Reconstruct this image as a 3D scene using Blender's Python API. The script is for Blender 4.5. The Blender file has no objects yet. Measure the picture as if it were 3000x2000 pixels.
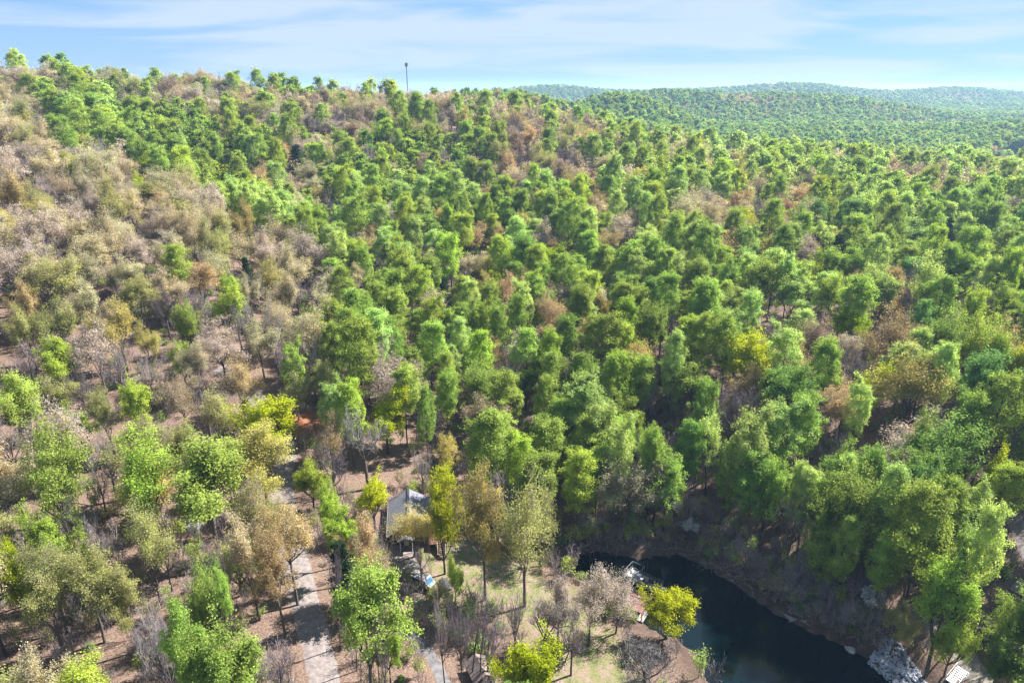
import bpy, math, random
import numpy as np
from mathutils import Vector
PI = math.pi
rad = math.radians
HAZE = True
S = bpy.context.scene
C = S.collection

# ------------------------------------------------------------------ camera
CAMZ, TILT, FPX = 96.0, 20.4, 2000.0          # height over the lake, degrees below the horizon, focal length for a 3000 px wide frame
cam_d = bpy.data.cameras.new('drone_camera')
cam = bpy.data.objects.new('drone_camera', cam_d)
C.objects.link(cam)
cam.location = (0, 0, CAMZ)
cam.rotation_euler = (rad(90 - TILT), 0, 0)
cam_d.lens, cam_d.sensor_width = 24.0, 36.0
cam_d.clip_start, cam_d.clip_end = 0.5, 60000
S.camera = cam

# ------------------------------------------------------------------ sun and sky
SUN_AZ, SUN_EL = 60.0, 45.0                    # azimuth from +Y towards +X
sd = bpy.data.lights.new('sun', 'SUN')
sd.energy, sd.angle, sd.color = 5.0, rad(0.53), (1.0, 0.965, 0.92)
sun = bpy.data.objects.new('sun', sd)
C.objects.link(sun)
sdir = Vector((math.sin(rad(SUN_AZ)) * math.cos(rad(SUN_EL)), math.cos(rad(SUN_AZ)) * math.cos(rad(SUN_EL)), math.sin(rad(SUN_EL))))
sun.rotation_euler = sdir.to_track_quat('Z', 'Y').to_euler()
sun.location = (300, 200, 300)

W = bpy.data.worlds.new('World')
S.world = W
W.use_nodes = True
nt = W.node_tree
nt.nodes.clear()
N = nt.nodes.new
lk = nt.links.new
out = N('ShaderNodeOutputWorld')
bg = N('ShaderNodeBackground')
SKY_K = 0.05
bg.inputs[1].default_value = SKY_K
sky = N('ShaderNodeTexSky')
sky.sky_type = 'NISHITA'
sky.sun_disc = False
sky.sun_elevation, sky.sun_rotation = rad(SUN_EL), rad(SUN_AZ)
sky.altitude, sky.air_density, sky.dust_density, sky.ozone_density = 300, 1.0, 0.6, 1.6
tc = N('ShaderNodeTexCoord')
sep = N('ShaderNodeSeparateXYZ')
lk(tc.outputs['Generated'], sep.inputs[0])
mp = N('ShaderNodeMapping')
mp.inputs['Scale'].default_value = (1.7, 1.7, 17.0)
mp.inputs['Rotation'].default_value = (0, rad(3.0), 0)
mp.inputs['Location'].default_value = (0.4, 1.1, 0.35)
lk(tc.outputs['Generated'], mp.inputs[0])
nz = N('ShaderNodeTexNoise')
nz.inputs['Scale'].default_value = 1.55
nz.inputs['Detail'].default_value = 7
nz.inputs['Roughness'].default_value = 0.52
nz.inputs['Distortion'].default_value = 0.55
lk(mp.outputs[0], nz.inputs['Vector'])
rmp = N('ShaderNodeValToRGB')
rmp.color_ramp.elements[0].position, rmp.color_ramp.elements[1].position = 0.39, 0.60
lk(nz.outputs['Fac'], rmp.inputs[0])
hor = N('ShaderNodeMapRange')                   # thin cloud thickens towards the horizon
hor.inputs['From Min'].default_value, hor.inputs['From Max'].default_value = 0.0, 0.16
hor.inputs['To Min'].default_value, hor.inputs['To Max'].default_value = 0.42, 0.0
lk(sep.outputs['Z'], hor.inputs['Value'])
mul = N('ShaderNodeMath'); mul.operation = 'MULTIPLY'; mul.inputs[1].default_value = 0.86
lk(rmp.outputs[0], mul.inputs[0])
mx = N('ShaderNodeMath'); mx.operation = 'MAXIMUM'
lk(mul.outputs[0], mx.inputs[0]); lk(hor.outputs[0], mx.inputs[1])
tint = N('ShaderNodeMix'); tint.data_type = 'RGBA'; tint.blend_type = 'MULTIPLY'
tint.inputs['Factor'].default_value = 1.0
tint.inputs['B'].default_value = (0.30, 0.56, 0.96, 1)
lk(sky.outputs[0], tint.inputs['A'])
mixc = N('ShaderNodeMix'); mixc.data_type = 'RGBA'
mixc.inputs['B'].default_value = (0.185 / SKY_K, 0.219 / SKY_K, 0.258 / SKY_K, 1)
even = N('ShaderNodeMix'); even.data_type = 'RGBA'; even.inputs['Factor'].default_value = 0.62   # an even spring blue over most of the Nishita sky
even.inputs['B'].default_value = (0.076 / SKY_K, 0.145 / SKY_K, 0.246 / SKY_K, 1)
lk(tint.outputs['Result'], even.inputs['A'])
lk(mx.outputs[0], mixc.inputs['Factor']); lk(even.outputs['Result'], mixc.inputs['A'])
lk(mixc.outputs['Result'], bg.inputs[0]); lk(bg.outputs[0], out.inputs[0])

S.view_settings.view_transform = 'Standard'
S.view_settings.look = 'None'
S.view_settings.exposure = 1.9
S.view_settings.gamma = 1.0
S.view_settings.use_curve_mapping = False
S.render.engine = 'CYCLES'
cy = S.cycles
cy.max_bounces, cy.diffuse_bounces, cy.glossy_bounces, cy.transmission_bounces, cy.volume_bounces = 6, 3, 2, 3, 0
cy.caustics_reflective = cy.caustics_refractive = False
cy.use_denoising = True
cy.denoiser = 'OPENIMAGEDENOISE'
cy.denoising_input_passes = 'RGB_ALBEDO_NORMAL'
cy.denoising_prefilter = 'NONE'
cy.sample_clamp_indirect = 4.0

# ------------------------------------------------------------------ pixel <-> place
CT, ST = math.cos(rad(TILT)), math.sin(rad(TILT))
def px(u, v, z=0.0):
    """the point of height z seen at photo pixel (u, v)"""
    a = (u - 1500) / FPX; b = (1000 - v) / FPX
    dx, dy, dz = a, CT + b * ST, -ST + b * CT
    t = (z - CAMZ) / dz
    return np.array([dx * t, dy * t, z])
def proj(x, y, z):
    zz = z - CAMZ
    dep = y * CT - zz * ST
    up = y * ST + zz * CT
    return 1500 + FPX * x / dep, 1000 - FPX * up / dep, dep

# ------------------------------------------------------------------ terrain
SHORE_PX = [(1655, 1668), (1640, 1640), (1690, 1622), (1760, 1612), (1820, 1625), (1870, 1640), (1920, 1632), (1970, 1622), (2010, 1632), (2060, 1655), (2120, 1690),
            (2170, 1722), (2240, 1772), (2300, 1815), (2360, 1842), (2410, 1858), (2470, 1890), (2540, 1932), (2620, 1985), (2680, 2030), (2800, 2150), (2760, 2400),
            (2000, 2400), (2095, 2150), (2090, 2040), (2072, 1980), (2040, 1920), (1990, 1880), (1925, 1850), (1860, 1812), (1810, 1770), (1770, 1725), (1700, 1698)]
SHORE = np.array([px(u, v, 0)[:2] for u, v in SHORE_PX])
def inpoly(poly, x, y):
    poly = np.asarray(poly, float); x = np.asarray(x, float); y = np.asarray(y, float)
    ins = np.zeros(x.shape, bool)
    n = len(poly)
    for i in range(n):
        x0, y0 = poly[i]; x1, y1 = poly[(i + 1) % n]
        if y0 == y1: continue
        c = ((y0 > y) != (y1 > y)) & (x < (x1 - x0) * (y - y0) / (y1 - y0) + x0)
        ins ^= c
    return ins
def pdist(poly, x, y, closed=True):
    d = np.full(np.shape(x), 1e9)
    n = len(poly)
    for i in range(n if closed else n - 1):
        x0, y0 = poly[i]; x1, y1 = poly[(i + 1) % n]
        vx, vy = x1 - x0, y1 - y0
        L = vx * vx + vy * vy + 1e-9
        t = np.clip(((x - x0) * vx + (y - y0) * vy) / L, 0, 1)
        d = np.minimum(d, np.hypot(x - x0 - t * vx, y - y0 - t * vy))
    return d
CTRL = [(-30, 60, 8), (-30, 82, 9), (-26, 105, 8.5), (-23, 130, 8), (-15, 105, 6), (-12, 118, 6.5), (-5, 90, 5), (3, 112, 3.5), (8, 100, 2.5), (16, 92, 2), (-80, 80, 14), (-80, 120, 16), (-110, 150, 25),
        (-60, 150, 15), (-45, 120, 11), (-40, 170, 16), (-70, 200, 26), (-120, 200, 37), (-160, 260, 51), (-250, 330, 68), (-330, 330, 80), (-330, 250, 72), (-250, 200, 58), (-180, 150, 40), (-150, 100, 28),
        (-65, 235, 24), (-120, 275, 40), (-190, 310, 56),
        (-8, 150, 5.5), (-10, 168, 7.5), (-20, 200, 11), (-40, 250, 17), (-90, 300, 27), (-160, 350, 40), (-230, 400, 58), (-300, 460, 76), (-420, 520, 96), (-320, 500, 88), (-243, 520, 81), (-150, 450, 62),
        (-60, 400, 45), (0, 500, 63), (-136, 580, 72), (-61, 650, 68), (50, 300, 27), (20, 240, 17), (100, 400, 36), (0, 700, 60), (60, 600, 49), (117, 500, 38), (195, 390, 27), (185, 280, 21),
        (119, 160, 21), (85, 160, 18), (44, 170, 14), (60, 126, 5.5), (85, 140, 16), (104, 120, 14), (75, 103, 5), (101, 116, 13), (84, 97, 6), (28, 140, 4), (40, 158, 9), (45, 200, 19), (60, 250, 22),
        (12, 130, 1.5), (300, 600, 23), (200, 800, 18), (400, 400, 26), (600, 900, 6), (300, 250, 24), (150, 60, 8), (100, 60, 4), (-20, 900, 58), (-400, 900, 90), (-700, 600, 110), (-500, 250, 85), (300, 100, 15), (500, 600, 14), (0, 30, 3), (-120, 40, 14)]
CTRL = np.array(CTRL, float)
def _phi(r):
    return np.where(r > 0, r * r * np.log(np.maximum(r, 1e-6)), 0.0)
_cx = CTRL[:, :2] / 100.0
_n = len(_cx)
_A = np.zeros((_n + 3, _n + 3))
_A[:_n, :_n] = _phi(np.hypot(_cx[:, None, 0] - _cx[None, :, 0], _cx[:, None, 1] - _cx[None, :, 1])) + np.eye(_n) * 0.004
_A[:_n, _n] = 1; _A[:_n, _n + 1:] = _cx
_A[_n, :_n] = 1; _A[_n + 1:, :_n] = _cx.T
_w = np.linalg.solve(_A, np.concatenate([CTRL[:, 2], [0, 0, 0]]))
HILLS = [(640, 1750, 330, 190, 58), (330, 1650, 200, 170, 40), (-20, 960, 180, 130, 58), (170, 1180, 120, 110, 60), (1150, 3100, 520, 300, 70), (2000, 3300, 560, 320, 58), (200, 3300, 600, 300, 66),
         (2500, 2600, 500, 300, 26), (5900, 8600, 1500, 900, 100), (7800, 9000, 1500, 900, 85), (900, 1150, 260, 120, 16), (-700, 1100, 600, 400, 50)]
def height(x, y):
    x = np.asarray(x, float); y = np.asarray(y, float)
    shp = x.shape
    x = x.ravel(); y = y.ravel()
    D = np.hypot(x, y)
    z = np.empty_like(x)
    for i in range(0, len(x), 20000):
        a, b = x[i:i + 20000] / 100, y[i:i + 20000] / 100
        r = np.hypot(a[:, None] - _cx[None, :, 0], b[:, None] - _cx[None, :, 1])
        z[i:i + 20000] = _phi(r) @ _w[:_n] + _w[_n] + _w[_n + 1] * a + _w[_n + 2] * b
    far = np.full_like(x, 6.0)
    for hx, hy, sx, sy, amp in HILLS:
        far += amp * np.exp(-((x - hx) / sx) ** 2 - ((y - hy) / sy) ** 2)
    far += 5 * np.sin(x / 171 + 1) * np.sin(y / 233) + 4 * np.sin(x / 97 - y / 131)
    k = np.clip((D - 560) / 380, 0, 1); k = k * k * (3 - 2 * k)
    z = np.clip(z, 1.2, 125) * (1 - k) + far * k
    roll = 0.5 * np.sin(x / 9.3 + 0.7 * np.sin(y / 13)) * np.sin(y / 8.1 + 1.3) + 0.9 * np.sin(x / 23 + y / 31)
    near = (D < 700) * np.clip((D - 130) / 60, 0.15, 1)
    z = z + roll * near
    sd_ = np.where(D < 420, 1.0, 0.0)
    d = np.full_like(x, 1e3)
    m = D < 420
    if m.any():
        dd = pdist(SHORE, x[m], y[m]); dd = np.where(inpoly(SHORE, x[m], y[m]), -dd, dd)
        d[m] = dd
    d = d + np.where(np.abs(d) < 6, 0.55 * np.sin(x * 1.1 + 1.7 * np.sin(y * .6)) * np.sin(y * 0.9 + 1.3 * np.sin(x * .8)) + .25 * np.sin(x * 2.3 + y * 1.9), 0)
    bank = 0.12 + 0.42 * np.clip(d, 0, None) + 0.02 * np.clip(d, 0, None) ** 2
    z = np.where(d > 0, np.minimum(z, bank), np.maximum(-3.0, d * 0.35 - 0.06))
    return z.reshape(shp)
def gz(x, y):
    return float(height(np.array([x]), np.array([y]))[0])
def pxg(u, v, dh=0.0):
    """the ground point seen at photo pixel (u, v)"""
    a = (u - 1500) / FPX; b = (1000 - v) / FPX
    dx, dy, dz = a, CT + b * ST, -ST + b * CT
    t = np.concatenate([np.arange(40, 300, 0.5), np.arange(300, 2600, 2.0)])
    h = height(dx * t, dy * t) + dh
    zr = CAMZ + dz * t
    i = int(np.argmax(zr <= h))
    return np.array([dx * t[i], dy * t[i], h[i]])

# ------------------------------------------------------------------ helpers
def link(o): C.objects.link(o); return o
def tag(o, label=None, cat=None, group=None, kind=None):
    if label: o['label'] = label
    if cat: o['category'] = cat
    if group: o['group'] = group
    if kind: o['kind'] = kind
    return o
def mesh_np(name, verts, quads=None, tris=None, mats=None, attrs=None, mat_idx=None, smooth=False):
    me = bpy.data.meshes.new(name)
    verts = np.asarray(verts, np.float32)
    q = np.asarray(quads if quads is not None else np.zeros((0, 4)), np.int32).reshape(-1, 4)
    t = np.asarray(tris if tris is not None else np.zeros((0, 3)), np.int32).reshape(-1, 3)
    me.vertices.add(len(verts)); me.vertices.foreach_set('co', verts.ravel())
    nl = q.size + t.size
    me.loops.add(nl); me.loops.foreach_set('vertex_index', np.concatenate([q.ravel(), t.ravel()]).astype(np.int32))
    npoly = len(q) + len(t)
    me.polygons.add(npoly)
    st = np.concatenate([np.arange(len(q)) * 4, q.size + np.arange(len(t)) * 3]).astype(np.int32)
    me.polygons.foreach_set('loop_start', st)
    me.polygons.foreach_set('loop_total', np.concatenate([np.full(len(q), 4), np.full(len(t), 3)]).astype(np.int32))
    if mat_idx is not None: me.polygons.foreach_set('material_index', np.asarray(mat_idx, np.int32))
    me.polygons.foreach_set('use_smooth', np.full(npoly, smooth))
    for m in mats or (): me.materials.append(m)
    for k, a in (attrs or {}).items():
        at = me.attributes.new(k, 'FLOAT', 'POINT'); at.data.foreach_set('value', np.asarray(a, np.float32))
    me.update(calc_edges=True)
    return me
class MB:
    """collects boxes, bars and polygons, then links them as one mesh object"""
    def __init__(s): s.v = []; s.f = []
    def poly(s, pts):
        n = len(s.v); s.v += [tuple(p) for p in pts]; s.f.append(tuple(range(n, n + len(pts)))); return s
    def hexa(s, b, t):
        n = len(s.v); s.v += [tuple(p) for p in b] + [tuple(p) for p in t]; k = len(b)
        s.f.append(tuple(n + i for i in reversed(range(k)))); s.f.append(tuple(n + k + i for i in range(k)))
        for i in range(k): j = (i + 1) % k; s.f.append((n + i, n + j, n + k + j, n + k + i))
        return s
    def box(s, c, d, rz=0.0):
        cx, cy_, cz = c; a, b, h = d[0] / 2, d[1] / 2, d[2] / 2
        co, si = math.cos(rz), math.sin(rz)
        P = [(cx + co * X - si * Y, cy_ + si * X + co * Y) for X, Y in ((-a, -b), (a, -b), (a, b), (-a, b))]
        return s.hexa([(x, y, cz - h) for x, y in P], [(x, y, cz + h) for x, y in P])
    def bar(s, p, q, r0, r1=None, k=6):
        r1 = r0 if r1 is None else r1
        p, q = Vector(p), Vector(q); d = (q - p).normalized()
        a = d.orthogonal().normalized(); b = d.cross(a)
        return s.hexa([p + (a * math.cos(2 * PI * i / k) + b * math.sin(2 * PI * i / k)) * r0 for i in range(k)],
                      [q + (a * math.cos(2 * PI * i / k) + b * math.sin(2 * PI * i / k)) * r1 for i in range(k)])
    def build(s, name, mat, parent=None, loc=None, rz=0.0, smooth=False):
        me = bpy.data.meshes.new(name); me.from_pydata(s.v, [], s.f); me.materials.append(mat)
        if smooth: me.polygons.foreach_set('use_smooth', [True] * len(me.polygons))
        me.update()
        o = link(bpy.data.objects.new(name, me))
        if parent: o.parent = parent
        if loc is not None: o.location = loc
        o.rotation_euler = (0, 0, rz)
        return o
def root(name, loc, rz, label, cat, group=None):
    o = link(bpy.data.objects.new(name, None)); o.location = loc; o.rotation_euler = (0, 0, rz)
    o.empty_display_size = 0.5
    return tag(o, label, cat, group)

# ------------------------------------------------------------------ materials
AK = 0.68          # common scale of the base colours below
def mat(name, col, rough=0.8, noise=0.15, nscale=3.0, bump=0.0, metal=0.0, col2=None):
    m = bpy.data.materials.new(name); m.use_nodes = True
    if min(col) < 0.5: col = tuple(x * AK for x in col)
    t = m.node_tree; b = t.nodes['Principled BSDF']
    b.inputs['Roughness'].default_value = rough; b.inputs['Metallic'].default_value = metal
    b.inputs['Specular IOR Level'].default_value = 0.3
    c = t.nodes.new('ShaderNodeTexCoord'); n = t.nodes.new('ShaderNodeTexNoise')
    n.inputs['Scale'].default_value = nscale; n.inputs['Detail'].default_value = 6; n.inputs['Roughness'].default_value = 0.65
    t.links.new(c.outputs['Object'], n.inputs['Vector'])
    r = t.nodes.new('ShaderNodeValToRGB')
    d = col2 or tuple(x * (1 - noise) * 0.75 for x in col)
    r.color_ramp.elements[0].position = 0.33; r.color_ramp.elements[1].position = 0.68
    r.color_ramp.elements[0].color = (*d, 1); r.color_ramp.elements[1].color = (*[min(1, x * (1 + noise * 0.6)) for x in col], 1)
    t.links.new(n.outputs['Fac'], r.inputs[0]); t.links.new(r.outputs[0], b.inputs['Base Color'])
    if bump:
        bp = t.nodes.new('ShaderNodeBump'); bp.inputs['Strength'].default_value = bump; bp.inputs['Distance'].default_value = 0.1
        t.links.new(n.outputs['Fac'], bp.inputs['Height']); t.links.new(bp.outputs[0], b.inputs['Normal'])
    return m
def leafmat(name, col, trans=0.42, jit=0.2):
    """thin leaves: diffuse and translucent, each leaf and each tree a little different"""
    col = tuple(x * AK for x in col)
    m = bpy.data.materials.new(name); m.use_nodes = True
    t = m.node_tree; t.nodes.clear(); n = t.nodes.new; l = t.links.new
    o = n('ShaderNodeOutputMaterial'); d = n('ShaderNodeBsdfDiffuse'); tr = n('ShaderNodeBsdfTranslucent'); mixs = n('ShaderNodeMixShader')
    mixs.inputs[0].default_value = trans
    at = n('ShaderNodeAttribute'); at.attribute_name = 'var'
    oi = n('ShaderNodeObjectInfo')
    hs = n('ShaderNodeHueSaturation'); hs.inputs['Color'].default_value = (*col, 1)
    def rng_(src, lo, hi):
        a = n('ShaderNodeMapRange'); a.inputs['To Min'].default_value = lo; a.inputs['To Max'].default_value = hi; l(src, a.inputs['Value']); return a.outputs[0]
    a = rng_(oi.outputs['Random'], 1 - jit, 1 + jit); b_ = rng_(at.outputs['Fac'], 0.60, 1.40)
    mm = n('ShaderNodeMath'); mm.operation = 'MULTIPLY'; l(a, mm.inputs[0]); l(b_, mm.inputs[1])
    l(mm.outputs[0], hs.inputs['Value'])
    fr = n('ShaderNodeMath'); fr.operation = 'FRACT'; m7 = n('ShaderNodeMath'); m7.operation = 'MULTIPLY'; m7.inputs[1].default_value = 7.31
    l(oi.outputs['Random'], m7.inputs[0]); l(m7.outputs[0], fr.inputs[0])
    l(rng_(fr.outputs[0], 0.485, 0.515), hs.inputs['Hue'])
    l(hs.outputs[0], d.inputs[0])
    g = n('ShaderNodeMix'); g.data_type = 'RGBA'; g.blend_type = 'MULTIPLY'; g.inputs['Factor'].default_value = 1; g.inputs['B'].default_value = (1.12, 1.1, 0.72, 1)
    l(hs.outputs[0], g.inputs['A']); l(g.outputs['Result'], tr.inputs[0])
    l(d.outputs[0], mixs.inputs[1]); l(tr.outputs[0], mixs.inputs[2]); l(mixs.outputs[0], o.inputs[0])
    return m
BARK = mat('grey_bark', (0.17, 0.14, 0.115), 0.95, 0.5, 4.0)
BARK_D = mat('dark_bark', (0.095, 0.075, 0.062), 0.95, 0.5, 4.0)
TWIG = mat('grey_twigs', (0.44, 0.37, 0.34), 0.95, 0.3, 2.0)
TWIG_P = mat('purple_grey_twigs', (0.37, 0.295, 0.305), 0.95, 0.3, 2.0)
TWIG_W = mat('pale_grey_twigs', (0.36, 0.33, 0.30), 0.95, 0.3, 2.0)
LC = {  # colour word, leaf colour
    'G1': ('fresh green', (0.430,0.570,0.120)), 'G2': ('yellow-green', (0.5, 0.64, 0.1)), 'G3': ('deep green', (0.310,0.460,0.100)), 'G4': ('blue-green', (0.3, 0.5, 0.15)),
    'GP': ('pale green', (0.55, 0.71, 0.22)), 'L': ('lime', (0.51, 0.62, 0.022)), 'LY': ('lime-yellow', (0.58, 0.65, 0.03)),
    'ta': ('tan', (0.64, 0.535, 0.345)), 'ol': ('olive', (0.48, 0.48, 0.17)), 'pg': ('pinkish grey', (0.64, 0.535, 0.47)), 'pa': ('cream', (0.64, 0.59, 0.38)),
    'or': ('orange-tan', (0.64, 0.47, 0.25)), 'ye': ('golden', (0.65, 0.56, 0.18)), 'br': ('reddish brown', (0.5, 0.37, 0.28)), 're': ('dusky red', (0.4, 0.2, 0.15)),
    'pi': ('dark', (0.040, 0.075, 0.032)), 'wh': ('white-flowered', (0.66, 0.66, 0.64))}
LM = {k: leafmat(v[0].replace('-', '_').replace(' ', '_') + '_leaves', v[1], 0.25 if k in ('pi', 'wh') else 0.52) for k, v in LC.items()}

# ------------------------------------------------------------------ tree shapes
def tubes(segs, k):
    """segs: (n, 8) of p0, p1, r0, r1"""
    s = np.asarray(segs, float).reshape(-1, 8)
    p0, p1, r0, r1 = s[:, :3], s[:, 3:6], s[:, 6], s[:, 7]
    d = p1 - p0; d /= np.linalg.norm(d, axis=1, keepdims=True) + 1e-9
    ref = np.where(np.abs(d[:, 2:3]) > 0.9, np.array([[1., 0, 0]]), np.array([[0, 0, 1.]]))
    a = np.cross(d, ref); a /= np.linalg.norm(a, axis=1, keepdims=True) + 1e-9
    b = np.cross(d, a)
    an = 2 * PI * np.arange(k) / k
    ring = a[:, None] * np.cos(an)[None, :, None] + b[:, None] * np.sin(an)[None, :, None]
    v = np.concatenate([p0[:, None] + ring * r0[:, None, None], p1[:, None] + ring * r1[:, None, None]], 1)
    n = len(s); base = (np.arange(n) * 2 * k)[:, None]
    i = np.arange(k); j = (i + 1) % k
    q = np.stack([base + i, base + j, base + k + j, base + k + i], -1)
    return v.reshape(-1, 3), q.reshape(-1, 4)
def leaves(cen, size, rs, out_dir=None, up=0.5):
    n = len(cen)
    nr = rs.normal(size=(n, 3)) * 0.7; nr[:, 2] += up
    if out_dir is not None: nr += out_dir * 0.85
    nr /= np.linalg.norm(nr, axis=1, keepdims=True)
    a = np.cross(nr, rs.normal(size=(n, 3))); a /= np.linalg.norm(a, axis=1, keepdims=True) + 1e-9
    b = np.cross(nr, a)
    s = size * rs.uniform(0.55, 1.35, n)[:, None]
    v = np.stack([cen + a * s, cen + b * s * 0.62, cen - a * s, cen - b * s * 0.62], 1).reshape(-1, 3)
    q = np.arange(4 * n).reshape(-1, 4)
    ph = rs.uniform(0, 6.28, 3)
    lump = 0.5 + 0.5 * np.sin(cen[:, 0] * 1.25 + ph[0] + np.sin(cen[:, 2])) * np.sin(cen[:, 1] * 1.35 + ph[1]) + 0.25 * np.sin(cen[:, 2] * 1.6 + ph[2])
    return v, q, np.repeat(np.clip(0.5 * rs.uniform(0, 1, n) + 0.5 * lump, 0, 1), 4)
def wob(rs, p, d, L, r0, r1, nseg, amt, lift=0.0):
    pts = [np.array(p, float)]; d = np.array(d, float)
    for i in range(nseg):
        d = d + rs.normal(size=3) * amt; d[2] += lift; d /= np.linalg.norm(d)
        pts.append(pts[-1] + d * L / nseg)
    segs = []
    for i in range(nseg):
        segs.append([*pts[i], *pts[i + 1], r0 + (r1 - r0) * i / nseg, r0 + (r1 - r0) * (i + 1) / nseg])
    return pts, segs, d
def along(pts, t):
    x = t * (len(pts) - 1); i = min(int(x), len(pts) - 2)
    d = pts[i + 1] - pts[i]
    return pts[i] + d * (x - i), d / (np.linalg.norm(d) + 1e-9)
def poplar(seed, nleaf, lsize, H=25.0, R=4.2, cb=0.33, clumpy=1.0, top=0.10, wide=0.42, nb=34):
    rs = np.random.RandomState(seed)
    pts, big, _ = wob(rs, (0, 0, -0.8), (0, 0, 1), H * 0.97 + 0.8, 0.30, 0.04, 9, 0.022)
    tr = np.array(big)
    br, cl = [], []
    az = rs.uniform(0, 6.28)
    lop = rs.uniform(0, 6.28)
    for i in range(nb):
        t = cb + (0.97 - cb) * (i / (nb - 1)) ** 0.9
        az += 2.399 + rs.normal() * 0.35
        p, _ = along(pts, min(t, 0.985))
        f = (t - cb) / (1 - cb)
        prof = (0.55 + 0.45 * min(1, f / wide)) if f < wide else top + (1 - top) * math.cos((f - wide) / (1 - wide) * PI / 2) ** 0.92
        L = R * prof * rs.uniform(0.74, 1.14) * (1 + 0.12 * math.cos(az - lop))
        el = rs.uniform(0.35, 0.75) + 0.5 * f
        d = np.array([math.cos(az) * math.cos(el), math.sin(az) * math.cos(el), math.sin(el)])
        LL = L / math.cos(min(el, 1.1))
        bp, bs, bd = wob(rs, p, d, LL, 0.085 * (1.15 - f), 0.018, 3, 0.10, 0.02)
        br += bs
        for _ in range(5):
            q, _d = along(bp, rs.uniform(0.35, 0.9))
            e = q + (rs.normal(size=3) * np.array([0.9, 0.9, 0.5]) + bd * 0.8)
            br.append([*q, *e, 0.025, 0.012]); cl.append(e)
        cl.append(bp[-1]); cl.append(bp[-1] * 0.6 + bp[-2] * 0.4)
    cl.append(pts[-1]); cl.append(pts[-1] - np.array([0, 0, 0.7]))
    cl = np.array(cl)
    w = rs.uniform(0.3, 1.7, len(cl)); w /= w.sum()
    k = rs.choice(len(cl), nleaf, p=w)
    rr = rs.uniform(0.55, 0.95, len(cl)) * clumpy
    off = rs.normal(size=(nleaf, 3)) * rr[k][:, None] * np.array([0.62, 0.62, 0.46])
    cen = cl[k] + off
    # about half of the leaves sit on the lumpy outer shell of the crown
    ns = int(nleaf * 0.26)
    nl_ = 34
    lz = rs.uniform(0, 1, nl_) ** 0.8; la = np.arange(nl_) * 2.399 + rs.normal(size=nl_) * 0.4
    kk = rs.randint(0, nl_, ns)
    f = np.clip(lz[kk] + rs.normal(size=ns) * 0.05, 0, 1); a_ = la[kk] + rs.normal(size=ns) * 0.26
    pf = np.where(f < wide, 0.55 + 0.45 * np.minimum(1, f / wide), top + (1 - top) * np.cos(np.clip((f - wide) / (1 - wide), 0, 1) * PI / 2) ** 0.92)
    bul = 1 + 0.16 * np.cos(np.clip((a_ - la[kk]) / 0.5, -1.5, 1.5)) + rs.normal(size=ns) * 0.05
    rr_ = R * pf * 0.92 * bul * (1 + 0.12 * np.cos(a_ - lop))
    zz_ = H * (cb + (0.985 - cb) * f) + rr_ * 0.18
    cen[:ns] = np.stack([np.cos(a_) * rr_ + pts[-3][0] * f, np.sin(a_) * rr_ + pts[-3][1] * f, zz_], -1)
    od = cen - np.array([0, 0, H * 0.55]); od /= np.linalg.norm(od, axis=1, keepdims=True)
    return tr, np.array(br), cen, lsize, od, rs
def spreading(seed, nleaf, lsize, H=20.0, R=6.0, fork=0.38, twigs=True, nl=6, flat=0.62, levels=3, lspread=0.55, kids=(6, 5, 5)):
    rs = np.random.RandomState(seed)
    fh = H * fork * rs.uniform(0.85, 1.15)
    pts, big, d0 = wob(rs, (0, 0, -0.8), (rs.normal() * 0.04, rs.normal() * 0.04, 1), fh + 0.8, 0.36, 0.25, 4, 0.04)
    tr = list(big); br = []; tips = []
    def grow(p, d, L, r, lev):
        bp, bs, bd = wob(rs, p, d, L, r, r * 0.45, 4 if lev == 0 else 3, 0.13 + 0.04 * lev, 0.06 if lev < 2 else 0.02)
        (tr if lev == 0 else br).extend(bs)
        if lev >= levels:
            tips.append(bp[-1]); tips.append(bp[-2]); return
        n = kids[lev]
        for i in range(n):
            t = 0.35 + 0.65 * (i + rs.uniform(0.2, 1)) / n if i < n - 1 else 1.0
            q, dd = along(bp, min(t, 1.0))
            side = rs.normal(size=3); side[2] = abs(side[2]) * 0.5; side -= dd * side.dot(dd); side /= np.linalg.norm(side) + 1e-9
            nd = dd * rs.uniform(0.5, 0.9) + side * rs.uniform(0.55, 0.95) + np.array([0, 0, 0.14])
            grow(q, nd / np.linalg.norm(nd), L * rs.uniform(0.42, 0.62), max(r * 0.44, 0.019), lev + 1)
    for i in range(nl):
        az = 2 * PI * i / nl + rs.normal() * 0.3; el = rs.uniform(0.4, 1.2) if i else 1.35
        t = rs.uniform(0.72, 1.0)
        p, _ = along(pts, t)
        grow(p, np.array([math.cos(az) * math.cos(el), math.sin(az) * math.cos(el), math.sin(el)]), (H - fh) * rs.uniform(0.46, 0.80), 0.15, 0)
    tips = np.array(tips); tr = np.array(tr); br = np.array(br)
    kz = H / np.percentile(tips[:, 2], 99.5); kr = R / np.percentile(np.hypot(tips[:, 0], tips[:, 1]), 96)
    for a in (tr, br):
        a[:, [0, 1, 3, 4]] *= kr; a[:, [2, 5]] *= kz
    tips[:, :2] *= kr; tips[:, 2] *= kz
    if nleaf:
        w = rs.uniform(0.05, 1.6, len(tips)) ** 1.6; w /= w.sum()
        k = rs.choice(len(tips), nleaf, p=w)
        cen = tips[k] + rs.normal(size=(nleaf, 3)) * np.array([lspread, lspread, lspread * 0.62])
        od = cen - np.array([0, 0, H * 0.5]); od /= np.linalg.norm(od, axis=1, keepdims=True)
    else: cen = od = np.zeros((0, 3))
    return tr, br, cen, lsize, od, rs
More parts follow.
